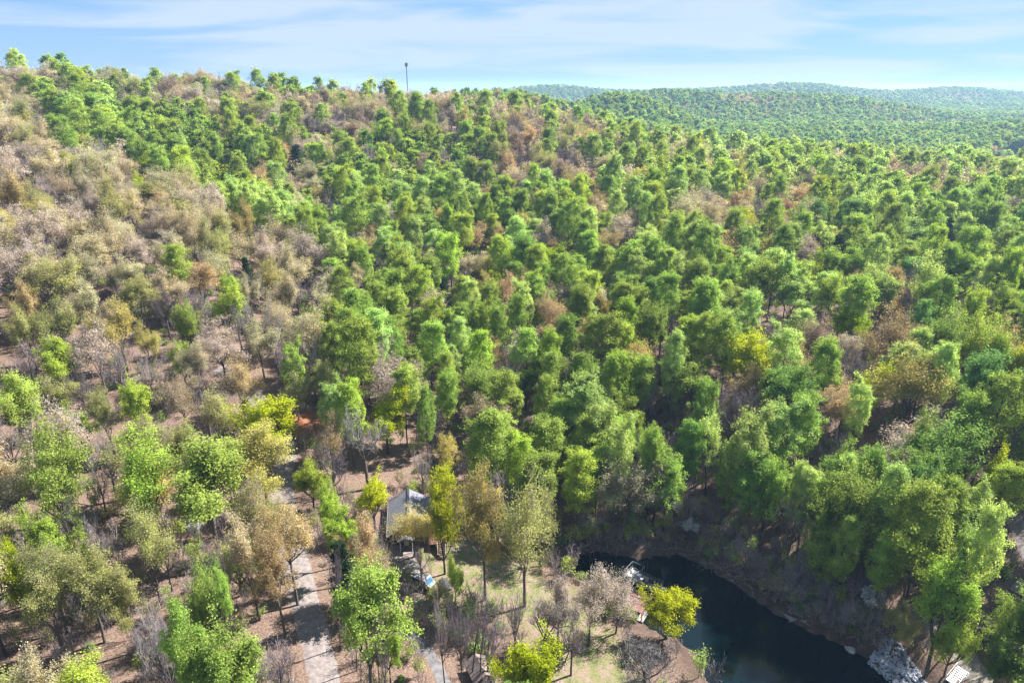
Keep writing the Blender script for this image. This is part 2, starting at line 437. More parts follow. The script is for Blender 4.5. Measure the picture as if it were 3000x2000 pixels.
def pine(seed, nleaf, lsize, H=18.0, R=3.6):
    rs = np.random.RandomState(seed)
    pts, big, _ = wob(rs, (0, 0, -0.8), (0, 0, 1), H + 0.6, 0.24, 0.03, 7, 0.015)
    br, cl = [], []
    az = 0
    for i in range(60):
        t = 0.22 + 0.76 * i / 59; az += 2.4 + rs.normal() * 0.3
        p, _ = along(pts, t); L = R * (1 - (t - 0.22) / 0.82) ** 0.75 * rs.uniform(0.7, 1.15) + 0.3
        d = np.array([math.cos(az), math.sin(az), rs.uniform(-0.05, 0.35)]); d /= np.linalg.norm(d)
        bp, bs, _ = wob(rs, p, d, L, 0.05, 0.015, 3, 0.06, 0.01)
        br += bs
        for q in (0.4, 0.6, 0.8, 1.0): cl.append(along(bp, q)[0])
    cl = np.array(cl); k = rs.randint(0, len(cl), nleaf)
    cen = cl[k] + rs.normal(size=(nleaf, 3)) * np.array([0.42, 0.42, 0.2])
    od = cen * 0; od[:, 2] = 0.6
    return np.array(big), np.array(br), cen, lsize, od, rs
PROTO = {}      # kind -> list of dict(trunk, crown, H, R)
def proto(kind, gen, H, R, barkm, twigm, tw_in_crown=False, ksides=5):
    tr, br, cen, ls, od, rs = gen
    tv, tq = tubes(tr, ksides + 1)
    bv, bq = tubes(br, 3)
    lv, lq, var = leaves(cen, ls, rs, od) if len(cen) else (np.zeros((0, 3)), np.zeros((0, 4), int), np.zeros(0))
    n = len(PROTO.setdefault(kind, []))
    if tw_in_crown:
        trunk = mesh_np('trunk', tv, tq, mats=[barkm], smooth=True)
        crown = mesh_np('crown', bv, bq, mats=[twigm])
    else:
        trunk = mesh_np('trunk', np.concatenate([tv, bv]), np.concatenate([tq, bq + len(tv)]), mats=[barkm, twigm], mat_idx=np.r_[np.zeros(len(tq)), np.ones(len(bq))], smooth=True)
        crown = mesh_np('crown', lv, lq, mats=[LM['G1']], attrs={'var': var})
    PROTO[kind].append(dict(trunk=trunk, crown=crown, H=H, R=R, bare=tw_in_crown))
for i in range(7):
    proto('poplar', poplar(10 + i, 20000, 0.185, R=[4.0, 4.4, 3.7, 4.6, 4.2, 3.9, 4.5][i], cb=[.34, .26, .42, .38, .3, .46, .36][i], top=[.05, .08, .03, .12, .06, .04, .1][i], wide=[.3, .36, .24, .42, .33, .28, .4][i], nb=[34, 30, 36, 28, 34, 30, 26][i]), 25, 4.3, BARK, BARK_D)
for i in range(6):
    proto('oak', spreading(40 + i, [14000, 11000, 16000, 10000, 13000, 15000][i], 0.15, flat=.6, nl=[6, 7, 5, 6, 7, 6][i], fork=[.38, .33, .42, .36, .45, .3][i], lspread=[.5, .6, .45, .7, .5, .55][i]), 20, 6, BARK, TWIG)
for i in range(4):
    proto('maple', spreading(60 + i, 17000, 0.175, H=16, R=5.5, fork=[.26, .2, .3, .24][i], nl=[7, 9, 6, 8][i], lspread=.44, kids=(6, 5, 4)), 16, 5.7, BARK_D, BARK)
for i in range(6):
    proto('green', spreading(80 + i, [17000, 14000, 19000, 15000, 16000, 18000][i], 0.175, H=24, R=5.5, fork=[.36, .3, .42, .26, .34, .4][i], nl=[6, 8, 5, 9, 7, 6][i], lspread=[.42, .5, .38, .46, .4, .55][i], kids=(6, 5, 4)), 24, 5.6, BARK, BARK_D)
for i in range(5):
    proto('bare', spreading(100 + i, 0, 0, H=19, R=4.6, fork=.4, nl=[5, 6, 7, 5, 6][i], kids=(6, 6, 6)), 19, 4.6, BARK, TWIG, True)
for i in range(2):
    proto('pine', pine(120 + i, 9000, 0.2), 18, 3.6, BARK_D, BARK_D)
for i in range(2):
    proto('dogwood', spreading(130 + i, 2600, 0.17, H=7, R=3.0, fork=.28, nl=6, lspread=.22, kids=(5, 4, 3)), 7, 3.0, BARK_D, TWIG)
# coarser shapes for the far wood
for i in range(4):
    proto('far_poplar', poplar(210 + i, 3400, 0.40, cb=.36, R=4.2, nb=22, top=.05, wide=.32), 25, 4.3, BARK, BARK_D, ksides=3)
for i in range(4):
    proto('far_oak', spreading(240 + i, 3000, 0.34, nl=6, kids=(5, 4, 3), lspread=.65), 20, 6, BARK, TWIG, ksides=3)
for i in range(3):
    proto('far_bare', spreading(260 + i, 0, 0, H=19, R=4.6, fork=.4, nl=6, kids=(5, 5, 4)), 19, 4.6, BARK_D, TWIG_P, True, ksides=3)
for i in range(2):
    proto('far_pine', pine(280 + i, 1200, 0.45), 18, 3.6, BARK_D, BARK_D, ksides=3)

NAME = {'poplar': 'poplar_tree', 'oak': 'oak_tree', 'maple': 'maple_tree', 'green': 'broadleaf_tree', 'bare': 'bare_tree', 'pine': 'pine_tree', 'dogwood': 'dogwood_tree'}
WORD = {'poplar': 'poplar', 'oak': 'oak', 'maple': 'maple', 'green': 'broadleaf', 'bare': 'leafless tree', 'pine': 'pine', 'dogwood': 'dogwood'}
DEFH = {'poplar': (25, 4.3), 'oak': (20, 6.0), 'maple': (16, 5.7), 'green': (24, 5.6), 'bare': (19, 4.6), 'pine': (18, 3.6), 'dogwood': (7, 3.0)}
# ------------------------------------------------------------------ the trees that one can tell apart: kind, colour, photo pixel of the crown's top, crown width in pixels, label
TREES = '''
oak ye 332 880 135|golden oak with long pale limbs above the bare hillside
maple L 772 1163 170|vivid lime maple above the gravel road bend
oak ye 748 1250 190|golden tan oak under the vivid lime maple
green G1 583 1303 240 26|tall fresh green tree with a clear trunk beside the gravel road
green G1 105 1215 190 27|dense fresh green tree on the open slope
green G2 370 1285 180 26|yellow-green tree with open limbs behind the roadside wood
oak ol 235 1605 190|olive oak dome standing above the lower wood
oak ol 120 1665 160|broad olive-golden oak spread low over its pale limbs
green G1 1050 1640 215 27|fresh green tree leaning over the gravel road
green G1 680 1790 190 26|fresh green tree on the verge of the gravel road
green G1 505 1735 140 27|fresh green tree with a pale forked trunk below the dead snag
maple LY 1085 1383 130|lime-yellow maple over the cabin's grey roof
maple G2 900 1335 110|small yellow-green maple where the gravel road reappears
oak ye 1205 1472 150 13|golden young oak hiding the cabin's front gable
maple LY 1290 1358 108 25|lime-yellow maple behind the cabin's red deck
oak ye 1415 1372 150 29|golden twin oak at the lawn, half nearer the cabin
oak ol 1540 1390 190 29|olive twin oak at the lawn, half nearer the cove
maple LY 1965 1730 155 11|bright lime-yellow maple leaning over the water beside the boathouse
maple L 1560 1865 190 17|round lime maple below the lawn
green G2 2800 1657 190 24|yellow-green tree above the gravel yard across the cove
maple LY 2185 973 165 19|brilliant lime-yellow maple on the far side of the ravine
oak ye 2690 1025 190|golden domed oak above the clay clearing
green G4 2900 1020 170 27|huge blue-green crown above the clay clearing
green G3 2325 1062 170 24|deep green tree beside the brilliant lime-yellow maple
green G3 2790 1220 200 24|deep green mass of a tree below the golden domed oak
oak or 2630 903 170|orange-tan domed oak next to the lime dome
maple L 2495 897 125 17|dense lime dome wedged between two brown domes
oak br 2403 918 135|reddish brown oak dome touching the lime dome
oak or 2155 680 110|orange-tan oak dome beside a small golden maple
maple ye 2240 695 66 15|small golden maple against an orange-tan oak dome
oak pg 2370 690 120|pinkish grey oak dome beside a dark pine
pine pi 2470 684 68|dark pine among pale green crowns on the far hillside
pine pi 1000 1583 95 17|dark pine beside the gravel road
pine pi 723 752 40 13|small dark pine alone among pale oaks
pine pi 1308 806 62 16|dull dark pine among the poplars of the hollow
oak pa 1260 850 95|cream oak dome alone among the poplars
maple L 1630 722 105 17|lime dome in the middle of the poplar hollow
oak or 1781 672 80|orange-tan oak at the upper end of the hollow
oak ye 1422 746 68|small golden oak beside a pale round poplar
poplar G1 1440 1208 140 26|pale-topped fresh green poplar facing the cabin from the hollow
poplar GP 1735 1108 130 26|pale green poplar cluster at the edge of the ravine
green G1 1415 1052 140 22|broad fresh green tree in the lower hollow
oak ta 1405 1160 130|thin tan oak in front of the broad fresh green tree
bare - 1060 1180 150 22|pale leafless tree with a wide crown behind the cabin
oak pg 1160 1010 190 23|large pinkish grey oak barely in leaf above the hollow
maple LY 1125 1142 140 18|lime-yellow maple behind the pale leafless tree
oak ye 1327 1280 86 14|small golden vase-shaped oak in front of the dark wood
oak or 830 1462 165 22|orange-tan oak screening the gravel road
oak or 790 1552 140 22|orange-tan oak with twin dark stems at the road verge
oak ta 710 1500 130 22|tan oak with thin stems near the road verge
oak or 1060 1515 130 18|orange-tan oak between the road and the gravel pad
oak ta 1125 1560 90 15|tan young oak at the edge of the gravel pad
green G2 985 1445 110 20|yellow-green tree between the road and the cabin
green G2 955 1400 90 20|slim yellow-green tree behind the dark roadside pine
oak ol 735 1400 125 17|olive-cream round tree beside the pale stretch of road
maple L 20 1585 100 17|lime maple low on the open slope above the lower wood
maple G2 95 1487 120 16|yellow-green maple below the dense fresh green tree
maple G2 195 1535 95 15|yellow-green small maple beside a leafless grey tree
bare - 200 1448 95 15|pale leafless small tree on the open slope
bare - 475 1588 80 11|dead grey snag with twisted limbs
green G1 565 1622 80 22|narrow fresh green top above the lower wood
green G1 640 1637 75 21|second narrow green top, nearer the gravel road
green G1 500 1835 150 26|fresh green tree whose trunk leans towards the lower edge
green G1 660 1880 170 24|fresh green tree at the lowest verge of the gravel road
oak ta 80 1925 160|tan oak at the very bottom of the open slope
maple G2 215 1950 175 14|yellow-green round maple at the very bottom of the open slope
maple G2 1130 1820 90 13|yellow-green sapling cluster beside the paved path
oak ol 350 1660 140|olive oak with bare inner limbs near the leaning trunk
oak ol 400 1450 130 22|thin olive oak with tall dark stems
bare - 1012 1640 60 22|leafless slender tree on the cabin side of the gravel road
bare - 962 1590 56 21|leafless slender tree behind the fresh green leaning roadside tree
bare - 1085 1705 60 22|leafless tree between the leaning roadside tree and the paved path
bare - 1110 1760 54 21|leafless slim tree at the top of the paved path
oak pg 1815 1690 118 13|young pinkish grey oak screening the boathouse roof
bare - 1345 1770 60 18|thin leafless tree beside the paved path
bare - 1400 1735 60 19|leafless tree between the lawn twin oaks and the path
bare - 1510 1730 110 15|spreading leafless tree on the open lawn
bare - 1680 1790 110 14|leafless tree on the lawn bank near the flat white boulder
oak pg 1735 1665 140 17|pinkish grey oak coming into leaf in front of the boathouse
oak pg 1640 1700 120 15|pinkish grey thicket oak on the lawn bank
bare - 1900 1868 170 14|pale leafless crown at the shore below the lime-yellow maple
bare - 1600 1740 150 14|wide leafless tree on the lawn above the boathouse
bare - 1375 1690 70 21|slender leafless tree on the lawn slope
bare - 1290 1720 60 20|slender leafless tree in front of the dark trailer
bare - 1232 1590 80 11|small leafless tree with rusty buds at the gravel pad
bare - 1425 1800 110 15|forked leafless tree above the brown shed
maple G2 1330 1640 60 10|yellow-green sapling on the lawn
green G1 2268 1342 110 24|fresh green tree on tall stems above the fallen brush
poplar GP 2343 1358 56 22|narrow pale green poplar over the shaded bank
poplar GP 2500 1354 66 22|pale green poplar spire over the shaded bank
green G3 2425 1410 90 22|deep green tree over the timber steps
poplar G2 2607 1396 76 21|yellow-green poplar top on the shaded bank
poplar G4 2697 1370 84 24|blue-green poplar spire on the shaded bank
green GP 2845 1390 125 22|pale green round crown below the clay clearing
maple LY 2938 1330 100 17|lime-yellow maple beside the pale lane
green G1 2723 1483 120 22|fresh green crown above the tangled dead tree
poplar G1 2477 1510 70 20|narrow fresh green poplar over the steps
green G3 2425 1490 110 20|deep green shaded crown over the steps
poplar G1 2607 1573 90 18|fresh green poplar behind the white dogwood
green GP 2857 1523 90 20|pale green tree beside the pale lane
poplar GP 2935 1500 100 27|tall pale green poplar beside the pale lane
green G2 2815 1810 115 13|yellow-green tree over the gravel yard
green G1 2985 1770 100 17|fresh green tree beside the brown flat roof
green G3 2980 1880 130 15|deep green bush-headed tree below the brown flat roof
oak ol 2640 1790 90 11|olive small oak at the head of the stone bank
bare - 2540 1775 140 9|tangled pale dead tree above the stone bank
dogwood wh 2550 1722 75|white dogwood above the tangled dead tree
dogwood wh 1962 1462 62|white dogwood at the mouth of the ravine
dogwood wh 2020 1532 62|lower white dogwood at the mouth of the ravine
dogwood wh 560 1515 48|white dogwood under the tall fresh green tree
bare - 2390 1212 105 17|pale leafless tree beside the clay clearing
bare - 1905 1080 95 19|grey leafless tree over the ravine
bare - 2260 935 115 19|grey leafless tree behind the brilliant lime-yellow maple
bare - 960 1255 110 20|grey leafless tree between the clay patch and the hollow
bare - 1235 1312 62 14|small pale leafless tree behind the cabin
oak ye 2100 1140 78 15|small golden oak at the ravine's upper edge
oak ol 125 750 145
oak ta 225 690 130
oak pa 232 745 110
oak pg 386 663 66
oak pg 388 703 85
oak pa 490 682 105
poplar G1 513 715 76 19
oak pa 620 708 90
oak pg 770 677 100
oak pg 885 660 140
oak ta 800 635 100
maple G2 665 788 66
oak pa 723 800 66
oak ta 830 793 110
oak pa 950 813 100
oak pa 235 820 105
oak or 50 825 100
oak ol 143 878 115
maple G1 532 890 76 15
oak ol 386 810 100
oak pg 630 940 120
oak pa 750 936 110
maple G1 523 998 66 14
oak ye 424 945 80
green G2 150 998 105 18
poplar G1 850 1020 65 20
poplar G1 965 958 72 22
oak ol 930 1052 95
oak ol 835 1096 105
oak or 690 1045 120
green G1 45 1088 125 22
green G2 386 1110 95 20
oak ol 295 1145 95
oak ta 511 1115 90
oak ol 620 1137 130
maple G2 210 1185 76
bare - 215 1055 76
bare - 325 1013 90
bare - 410 1020 80
oak or 960 1215 95
bare - 590 860 70
bare - 470 830 70
oak ol 60 900 100
oak pa 560 1010 90
bare - 690 885 80
bare - 60 1000 90
bare - 480 1220 90
oak ol 520 1245 100
bare - 270 1330 80
poplar G1 1116 828 72
poplar G1 1160 850 70
oak ta 1040 775 76
bare - 1120 748 80
poplar G2 1469 700 70
oak or 1607 695 66
oak or 1460 657 76
oak pg 1598 648 110
poplar GP 1370 828 55
poplar G1 1428 833 60
poplar G2 1259 887 70
poplar G1 1254 950 80
poplar GP 1348 935 60
poplar G1 1469 900 66
poplar G2 1410 895 56
maple ye 1777 864 66
poplar G1 1768 936 95
poplar G1 1950 810 90
green G1 1920 878 120 24
poplar G1 1765 720 60
poplar GP 1866 757 52
poplar G1 1935 735 66
oak or 1960 712 48
oak or 1868 708 48
poplar G1 1540 972 85
oak or 1438 990 70
poplar G1 1313 1037 52
poplar G1 1305 1092 65
green G1 1697 1030 105 23
poplar G1 1632 1037 80
poplar G1 1590 1100 80
green G1 1845 1137 105 22
poplar G1 1180 1080 75
poplar G2 1015 1135 72
poplar G3 1245 1140 58
maple G2 1530 1245 70
poplar G1 1715 1227 80
oak ye 1770 1267 62
poplar G1 1815 1240 66
maple G2 1870 1245 66
poplar G1 1890 1045 80
poplar G3 2305 665 70
green GP 2437 640 90 22
green G1 2450 718 100 23
poplar GP 2583 692 74
green GP 2697 640 140 24
pine pi 2795 640 52
poplar G1 2866 672 85
poplar G1 2950 682 66
green G2 2840 720 90
maple G2 2925 726 66
green G1 2035 740 95 24
green G1 2120 745 100 24
green G1 2240 750 125 24
green GP 2320 785 120 23
green G1 2440 790 100 22
green GP 2600 782 130 25
oak or 2505 788 62
poplar G1 2522 812 90
poplar G1 2100 825 85
poplar G1 2048 835 80
poplar GP 2200 857 72
poplar G1 2775 820 90
green G2 2870 830 95 24
green G1 2970 815 110 24
green G1 2765 905 130 24
green G2 2893 910 120 24
green G2 2950 950 95 22
poplar GP 2310 983 76
poplar G1 2437 1015 90
poplar GP 2783 1018 86
poplar G1 2067 930 76
poplar G1 2140 932 80
green GP 2095 1213 110 22
poplar G1 2190 1222 80
poplar GP 2525 1135 58
green G3 2720 1205 90 22
poplar G3 2140 1290 80
poplar G3 2030 1240 80
oak pg 2480 980 90
maple LY 190 445 60
maple LY 410 450 90
maple L 390 505 60
maple L 235 395 50
poplar G1 180 345 60
maple L 185 360 70
poplar G1 275 250 55
poplar G1 262 275 60
poplar G1 385 290 60
poplar G2 400 285 60
oak pa 460 270 60
poplar G1 590 225 34
poplar G1 375 330 70
poplar G1 480 360 75
oak pa 905 470 90
oak pa 640 390 60
poplar G1 560 325 45
poplar G1 665 290 50
pine pi 860 425 60
maple LY 640 490 90
poplar G1 200 160 34
poplar G1 285 162 30
oak or 165 162 44
oak br 800 200 60
oak or 1220 228 60
poplar G1 1085 230 55
oak ye 1720 350 90
maple LY 1805 365 45
oak br 1500 370 75
poplar G1 1440 395 50
poplar G1 1120 320 45
poplar G1 1265 360 45
poplar G1 1420 480 55
poplar G1 1455 540 60
bare - 1300 430 90
oak pa 1150 475 62
poplar G1 1365 360 50
'''
PX_TREES = []
for ln in TREES.strip().splitlines():
    a, _, lab = ln.partition('|')
    p = a.split()
    PX_TREES.append((p[0], p[1], float(p[2]), float(p[3]), float(p[4]), float(p[5]) if len(p) > 5 else None, lab.strip() or None))

# terrain along every tree's sight line, in one call
def place(trees):
    T = np.arange(60, 1500, 1.0)
    dirs = []
    for k, c, u, v, w, h, lab in trees:
        b = (1000 - v) / FPX
        dirs.append(((u - 1500) / FPX, CT + b * ST, -ST + b * CT))
    dirs = np.array(dirs)
    X = dirs[:, :1] * T; Y = dirs[:, 1:2] * T
    Hh = height(X, Y)
    Zr = CAMZ + dirs[:, 2:] * T
    out = []
    for i, (k, c, u, v, w, h, lab) in enumerate(trees):
        wm = w * T / FPX
        H0, R0 = DEFH[k]
        hh = np.full_like(T, h) if h else np.clip(H0 * (0.55 + 0.45 * wm / (2 * R0)), H0 * 0.62, H0 * 1.2)
        j = int(np.argmax(Zr[i] - Hh[i] - hh <= 0))
        out.append(dict(u0=u, kind=k, col=c, x=X[i, j], y=Y[i, j], z=Hh[i, j], h=float(hh[j]), w=float(wm[j]), label=lab, u=u, v=v, hand=True))
    return out
hand = place(PX_TREES)

# ------------------------------------------------------------------ the rest of the wood, by stand
def P(s): return [tuple(float(q) for q in t.split(',')) for t in s.split()]
ZONES = [  # photo outline of a stand (by the tops of its trees), mix of kind:colour:weight
    (P('2050,640 3000,560 3600,1000 3400,1900 2300,1700 2000,1250 1900,900'), 'poplar:G1:5 poplar:G3:1.2 poplar:GP:3.5 poplar:G2:1.5 green:G1:2 green:GP:1.5 oak:or:1.2 oak:pg:.6 bare:-:2 maple:LY:.5 poplar:G4:1 oak:ye:.5'),
    (P('-500,200 0,200 130,330 500,480 700,600 950,720 1000,800 960,950 900,1150 700,1300 -500,1300'), 'oak:ta:4 oak:ol:2.6 oak:pg:4 oak:pa:3.2 oak:or:1 oak:ye:.7 bare:-:5 maple:G2:.35 maple:L:.2'),
    (P('-500,1250 900,1250 1150,1500 1150,2500 -500,2500'), 'green:G1:.7 maple:G2:1 oak:ol:2.4 oak:or:1 oak:ta:3 oak:pg:1 bare:-:5.5 oak:ye:.6'),
    (P('-500,100 1300,150 1700,260 1950,330 1900,450 1500,540 1000,440 600,345 300,285 -500,230'), 'poplar:G1:2.4 poplar:G2:1.2 poplar:G3:.3 oak:or:1.2 oak:br:2.6 oak:ol:2.2 oak:ta:3.6 oak:pg:2.6 bare:-:6 maple:G2:.6 oak:ye:.3'),
    (P('1500,290 2000,290 3000,500 3000,640 1900,720 1600,520'), 'oak:ta:6 oak:or:3 oak:pa:3.6 oak:ye:1.6 oak:ol:1.6 oak:pg:2 poplar:G1:2.6 poplar:GP:4.6 poplar:G2:2.4 bare:-:3 oak:re:.5 maple:LY:.4 oak:br:.6'),
    (P('1900,230 3200,230 3200,500 2000,300'), 'poplar:G1:4 poplar:G4:4 poplar:G3:2 poplar:GP:3 oak:or:1.5 oak:ta:1.6 bare:-:1.4 oak:br:.5'),
    (P('0,150 1500,330 2050,500 2100,1300 1700,1400 1200,1320 950,1150 1000,800 950,720 700,600 500,480 130,330'), 'poplar:G1:8 poplar:G2:3.5 poplar:GP:4 poplar:G3:1.6 oak:or:.5 oak:pa:.8 oak:ta:.5 oak:pg:.5 bare:-:1.3 maple:L:.3 oak:ye:.5 oak:re:.15'),
]
DEFAULT_MIX = 'poplar:G1:4 poplar:G2:2 poplar:GP:3 poplar:G3:2 oak:ta:1 oak:ol:1 bare:-:2'
def mixof(s):
    a = [t.split(':') for t in s.split()]
    w = np.array([float(t[2]) for t in a]); return [(t[0], t[1]) for t in a], w / w.sum()
ZMIX = [(np.array(p), *mixof(m)) for p, m in ZONES]; DMIX = mixof(DEFAULT_MIX)
# photo outlines that no filler crown may cover: water, yard, cabin, road, steps, open slopes
CLEAR = [P('1640,1600 1860,1580 2030,1600 2250,1740 2480,1880 2720,2010 2720,2300 2000,2300 1850,1900 1640,1700'), P('1120,1420 1260,1420 1300,1500 1420,1570 1700,1640 1850,1850 1950,2050 1150,2050 1090,1650 1180,1600 1120,1500'),
         P('885,1700 940,1700 1020,2010 890,2010'), P('795,1365 855,1365 850,1440 800,1440'), P('2300,1720 2440,1690 2450,1740 2340,1830 2290,1820'), P('870,1225 920,1225 920,1265 870,1265'),
         P('2520,1890 2760,2010 2540,2010'), P('2680,1780 2960,1800 2980,1900 2860,2010 2760,2010 2700,1860'), P('1850,1180 2010,1180 1990,1330 1900,1420 1850,1300'), P('2560,1230 2690,1200 2640,1330 2500,1340'),
         P('2890,450 3000,440 3000,478 2900,480'), P('2960,1500 3000,1500 3000,1640 2985,1640'), P('440,960 480,960 460,1010 420,1000'), P('300,1040 330,1040 330,1080 300,1080')]
SC = 0.5
BW, BH = int(3400 * SC), int(2400 * SC)         # id buffer covers u -200..3200, v 0..2400
prot = np.zeros((BH, BW), np.float32)            # depth of what must stay in view
def el_box(u, v, ru, rv):
    cx, cyy, a, b = (u + 200) * SC, v * SC, max(ru * SC, 0.8), max(rv * SC, 0.8)
    x0, x1, y0, y1 = max(0, int(cx - a)), min(BW, int(cx + a) + 2), max(0, int(cyy - b)), min(BH, int(cyy + b) + 2)
    if x0 >= x1 or y0 >= y1: return None
    yy, xx = np.mgrid[y0:y1, x0:x1]
    return (slice(y0, y1), slice(x0, x1)), ((xx - cx) / a) ** 2 + ((yy - cyy) / b) ** 2 <= 1
CB = {'poplar': .3, 'oak': .45, 'maple': .3, 'green': .38, 'bare': .45, 'pine': .2, 'dogwood': .3}
def crown_px(t):
    u, vt, dep = proj(t['x'], t['y'], t['z'] + t['h'])
    _, vb, _ = proj(t['x'], t['y'], t['z'] + t['h'] * CB[t['kind']])
    return u, (vt + vb) / 2, t['w'] * FPX / dep / 2, (vb - vt) / 2 + t['w'] * FPX / dep * 0.12, dep
yy, xx = np.mgrid[0:BH, 0:BW]
for pl in CLEAR:
    prot[inpoly(pl, xx / SC - 200, yy / SC)] = 1e6
for t in hand:
    u, v, ru, rv, dep = crown_px(t)
    e = el_box(u, v - rv * 0.3, ru * 0.85, rv * 0.65)
    if e: prot[e[0]] = np.where(e[1] & (prot[e[0]] < 1e5), np.maximum(prot[e[0]], dep), prot[e[0]])

ROAD_PX = [(970, 2120), (952, 2000), (925, 1880), (895, 1770), (870, 1660), (848, 1560), (832, 1480), (824, 1420), (824, 1380), (838, 1335), (825, 1270), (780, 1205), (740, 1160), (700, 1120), (640, 1080)]
ROAD = np.array([pxg(u, v)[:2] for u, v in ROAD_PX])
def smooth_line(p, k=10):
    p = np.asarray(p, float); q = np.concatenate([[2 * p[0] - p[1]], p, [2 * p[-1] - p[-2]]]); o = []
    for i in range(1, len(q) - 2):
        for t in np.linspace(0, 1, k, endpoint=False):
            a, b, c, d = q[i - 1:i + 3]
            o.append(0.5 * (2 * b + (c - a) * t + (2 * a - 5 * b + 4 * c - d) * t * t + (3 * b - a - 3 * c + d) * t ** 3))
    o.append(p[-1]); return np.array(o)
ROADL = smooth_line(ROAD)
PATH_PX = [(1130, 1815), (1165, 1835), (1205, 1862), (1240, 1895), (1272, 1940), (1300, 2000), (1330, 2090)]
PATHL = smooth_line([pxg(u, v)[:2] for u, v in PATH_PX])
PAD = np.array([pxg(u, v)[:2] for u, v in [(1148, 1602), (1180, 1590), (1212, 1592), (1224, 1620), (1226, 1650), (1206, 1685), (1232, 1705), (1205, 1722), (1170, 1700), (1128, 1668), (1124, 1640)]])
LAWN = np.array([pxg(u, v)[:2] for u, v in [(1205, 1605), (1250, 1570), (1350, 1575), (1480, 1625), (1600, 1690), (1700, 1735), (1790, 1830), (1850, 1940), (1860, 2080), (1460, 2080), (1500, 1960), (1560, 1860), (1440, 1770), (1330, 1760), (1240, 1715)]])
HOUSE_C = (px(1190, 1490, 13)[0] + 0.4, px(1190, 1490, 13)[1] + 0.5)
LANE = smooth_line([pxg(u, v)[:2] for u, v in [(2955, 1490), (2985, 1550), (3010, 1620), (3060, 1720), (3100, 1800)]])
YARD = smooth_line([pxg(u, v)[:2] for u, v in [(2670, 1770), (2715, 1815), (2760, 1860), (2810, 1915), (2850, 1960), (2900, 2030), (2960, 2120)]])

rs = np.random.RandomState(7)
cell = 4.7
gx, gy = np.meshgrid(np.arange(-620, 620, cell), np.arange(62, 950, cell))
cx_, cy2 = (gx + rs.uniform(-.48, .48, gx.shape) * cell).ravel(), (gy + rs.uniform(-.48, .48, gx.shape) * cell).ravel()
D_ = np.hypot(cx_, cy2)
keep = (np.abs(cx_) < cy2 * 0.86 + 26) & (D_ < 930)
cx_, cy2 = cx_[keep], cy2[keep]
cz_ = height(cx_, cy2)
dl = pdist(SHORE, cx_, cy2); dl = np.where(inpoly(SHORE, cx_, cy2), -1, dl)
ok = (dl > 3.0) & (cz_ > 0.8) & ~inpoly(LAWN, cx_, cy2) & ~inpoly(PAD, cx_, cy2) & (pdist(ROADL, cx_, cy2, False) > 4.6) & (pdist(PATHL, cx_, cy2, False) > 3) & (pdist(LANE, cx_, cy2, False) > 4) & (pdist(YARD, cx_, cy2, False) > 4)
ok &= np.hypot(cx_ - HOUSE_C[0], cy2 - HOUSE_C[1]) > 10
cx_, cy2, cz_ = cx_[ok], cy2[ok], cz_[ok]
order = rs.permutation(len(cx_))
grid = {}
def near_ok(x, y, r):
    kf = 0.56 + 0.30 * ((x * 12.9898 + y * 78.233) % 1.0)
    i, j = int(x // 16), int(y // 16)
    for a in (-1, 0, 1):
        for b in (-1, 0, 1):
            for X, Y, R in grid.get((i + a, j + b), ()):
                if (X - x) ** 2 + (Y - y) ** 2 < (kf * (r + R)) ** 2: return False
    return True
def put(x, y, r): grid.setdefault((int(x // 16), int(y // 16)), []).append((x, y, r))
for t in hand: put(t['x'], t['y'], t['w'] / 2 * 0.9)
fill = []
for n in order:
    x, y, z = float(cx_[n]), float(cy2[n]), float(cz_[n])
    u, v, dep = proj(x, y, z + 20)
    zm = DMIX
    for pl, kinds, wts in ZMIX:
        if inpoly(pl, np.array([u]), np.array([v]))[0]: zm = (kinds, wts); break
    wz = zm[1].copy()
    pt = math.sin(x / 31 + 1.9 * math.sin(y / 43)) * math.sin(y / 37 + 1.4 * math.sin(x / 52 + 1))
    for q, (kk_, cc_) in enumerate(zm[0]): wz[q] *= math.exp((1.1 if kk_ in ('poplar', 'green') else -0.9) * pt)
    k, c = zm[0][rs.choice(len(zm[0]), p=wz / wz.sum())]
    H0, R0 = DEFH[k]
    h = H0 * rs.uniform(0.70, 1.18); w = 2 * R0 * rs.uniform(0.72, 1.12)
    if k == 'poplar':
        q = min(1.0, max(0.0, (dep - 170) / 120)); h *= 1 - 0.05 * q; w *= 0.94
    q = min(1.0, max(0.0, (math.hypot(x, y) - 200) / 380)); w *= 1 + 0.55 * q; h *= 1 + 0.18 * q      # the old timber on the ridges
    if math.hypot(x, y) < 175 and u < 1000 and rs.uniform() < 0.38: continue
    if not near_ok(x, y, w / 2): continue
    t = dict(kind=k, col=c, x=x, y=y, z=z, h=h, w=w, label=None, hand=False)
    uu, vv, ru, rv, dep = crown_px(t)
    e = el_box(uu, vv, ru, rv)
    if e:
        pr = prot[e[0]][e[1]]
        if (pr > dep + 1.5).mean() > (0.45 if u > 1980 and v > 1150 else 0.12 if dep < 330 else 0.25): continue
    put(x, y, w / 2)
    fill.append(t)
allt = hand + fill
BANK = smooth_line([px(u, v, 0)[:2] for u, v in ((1700, 1615), (1820, 1620), (1950, 1615), (2060, 1650), (2180, 1725), (2290, 1800), (2420, 1860), (2520, 1915))], 6)
bd = np.gradient(BANK, axis=0); bd /= np.linalg.norm(bd, axis=1, keepdims=True)
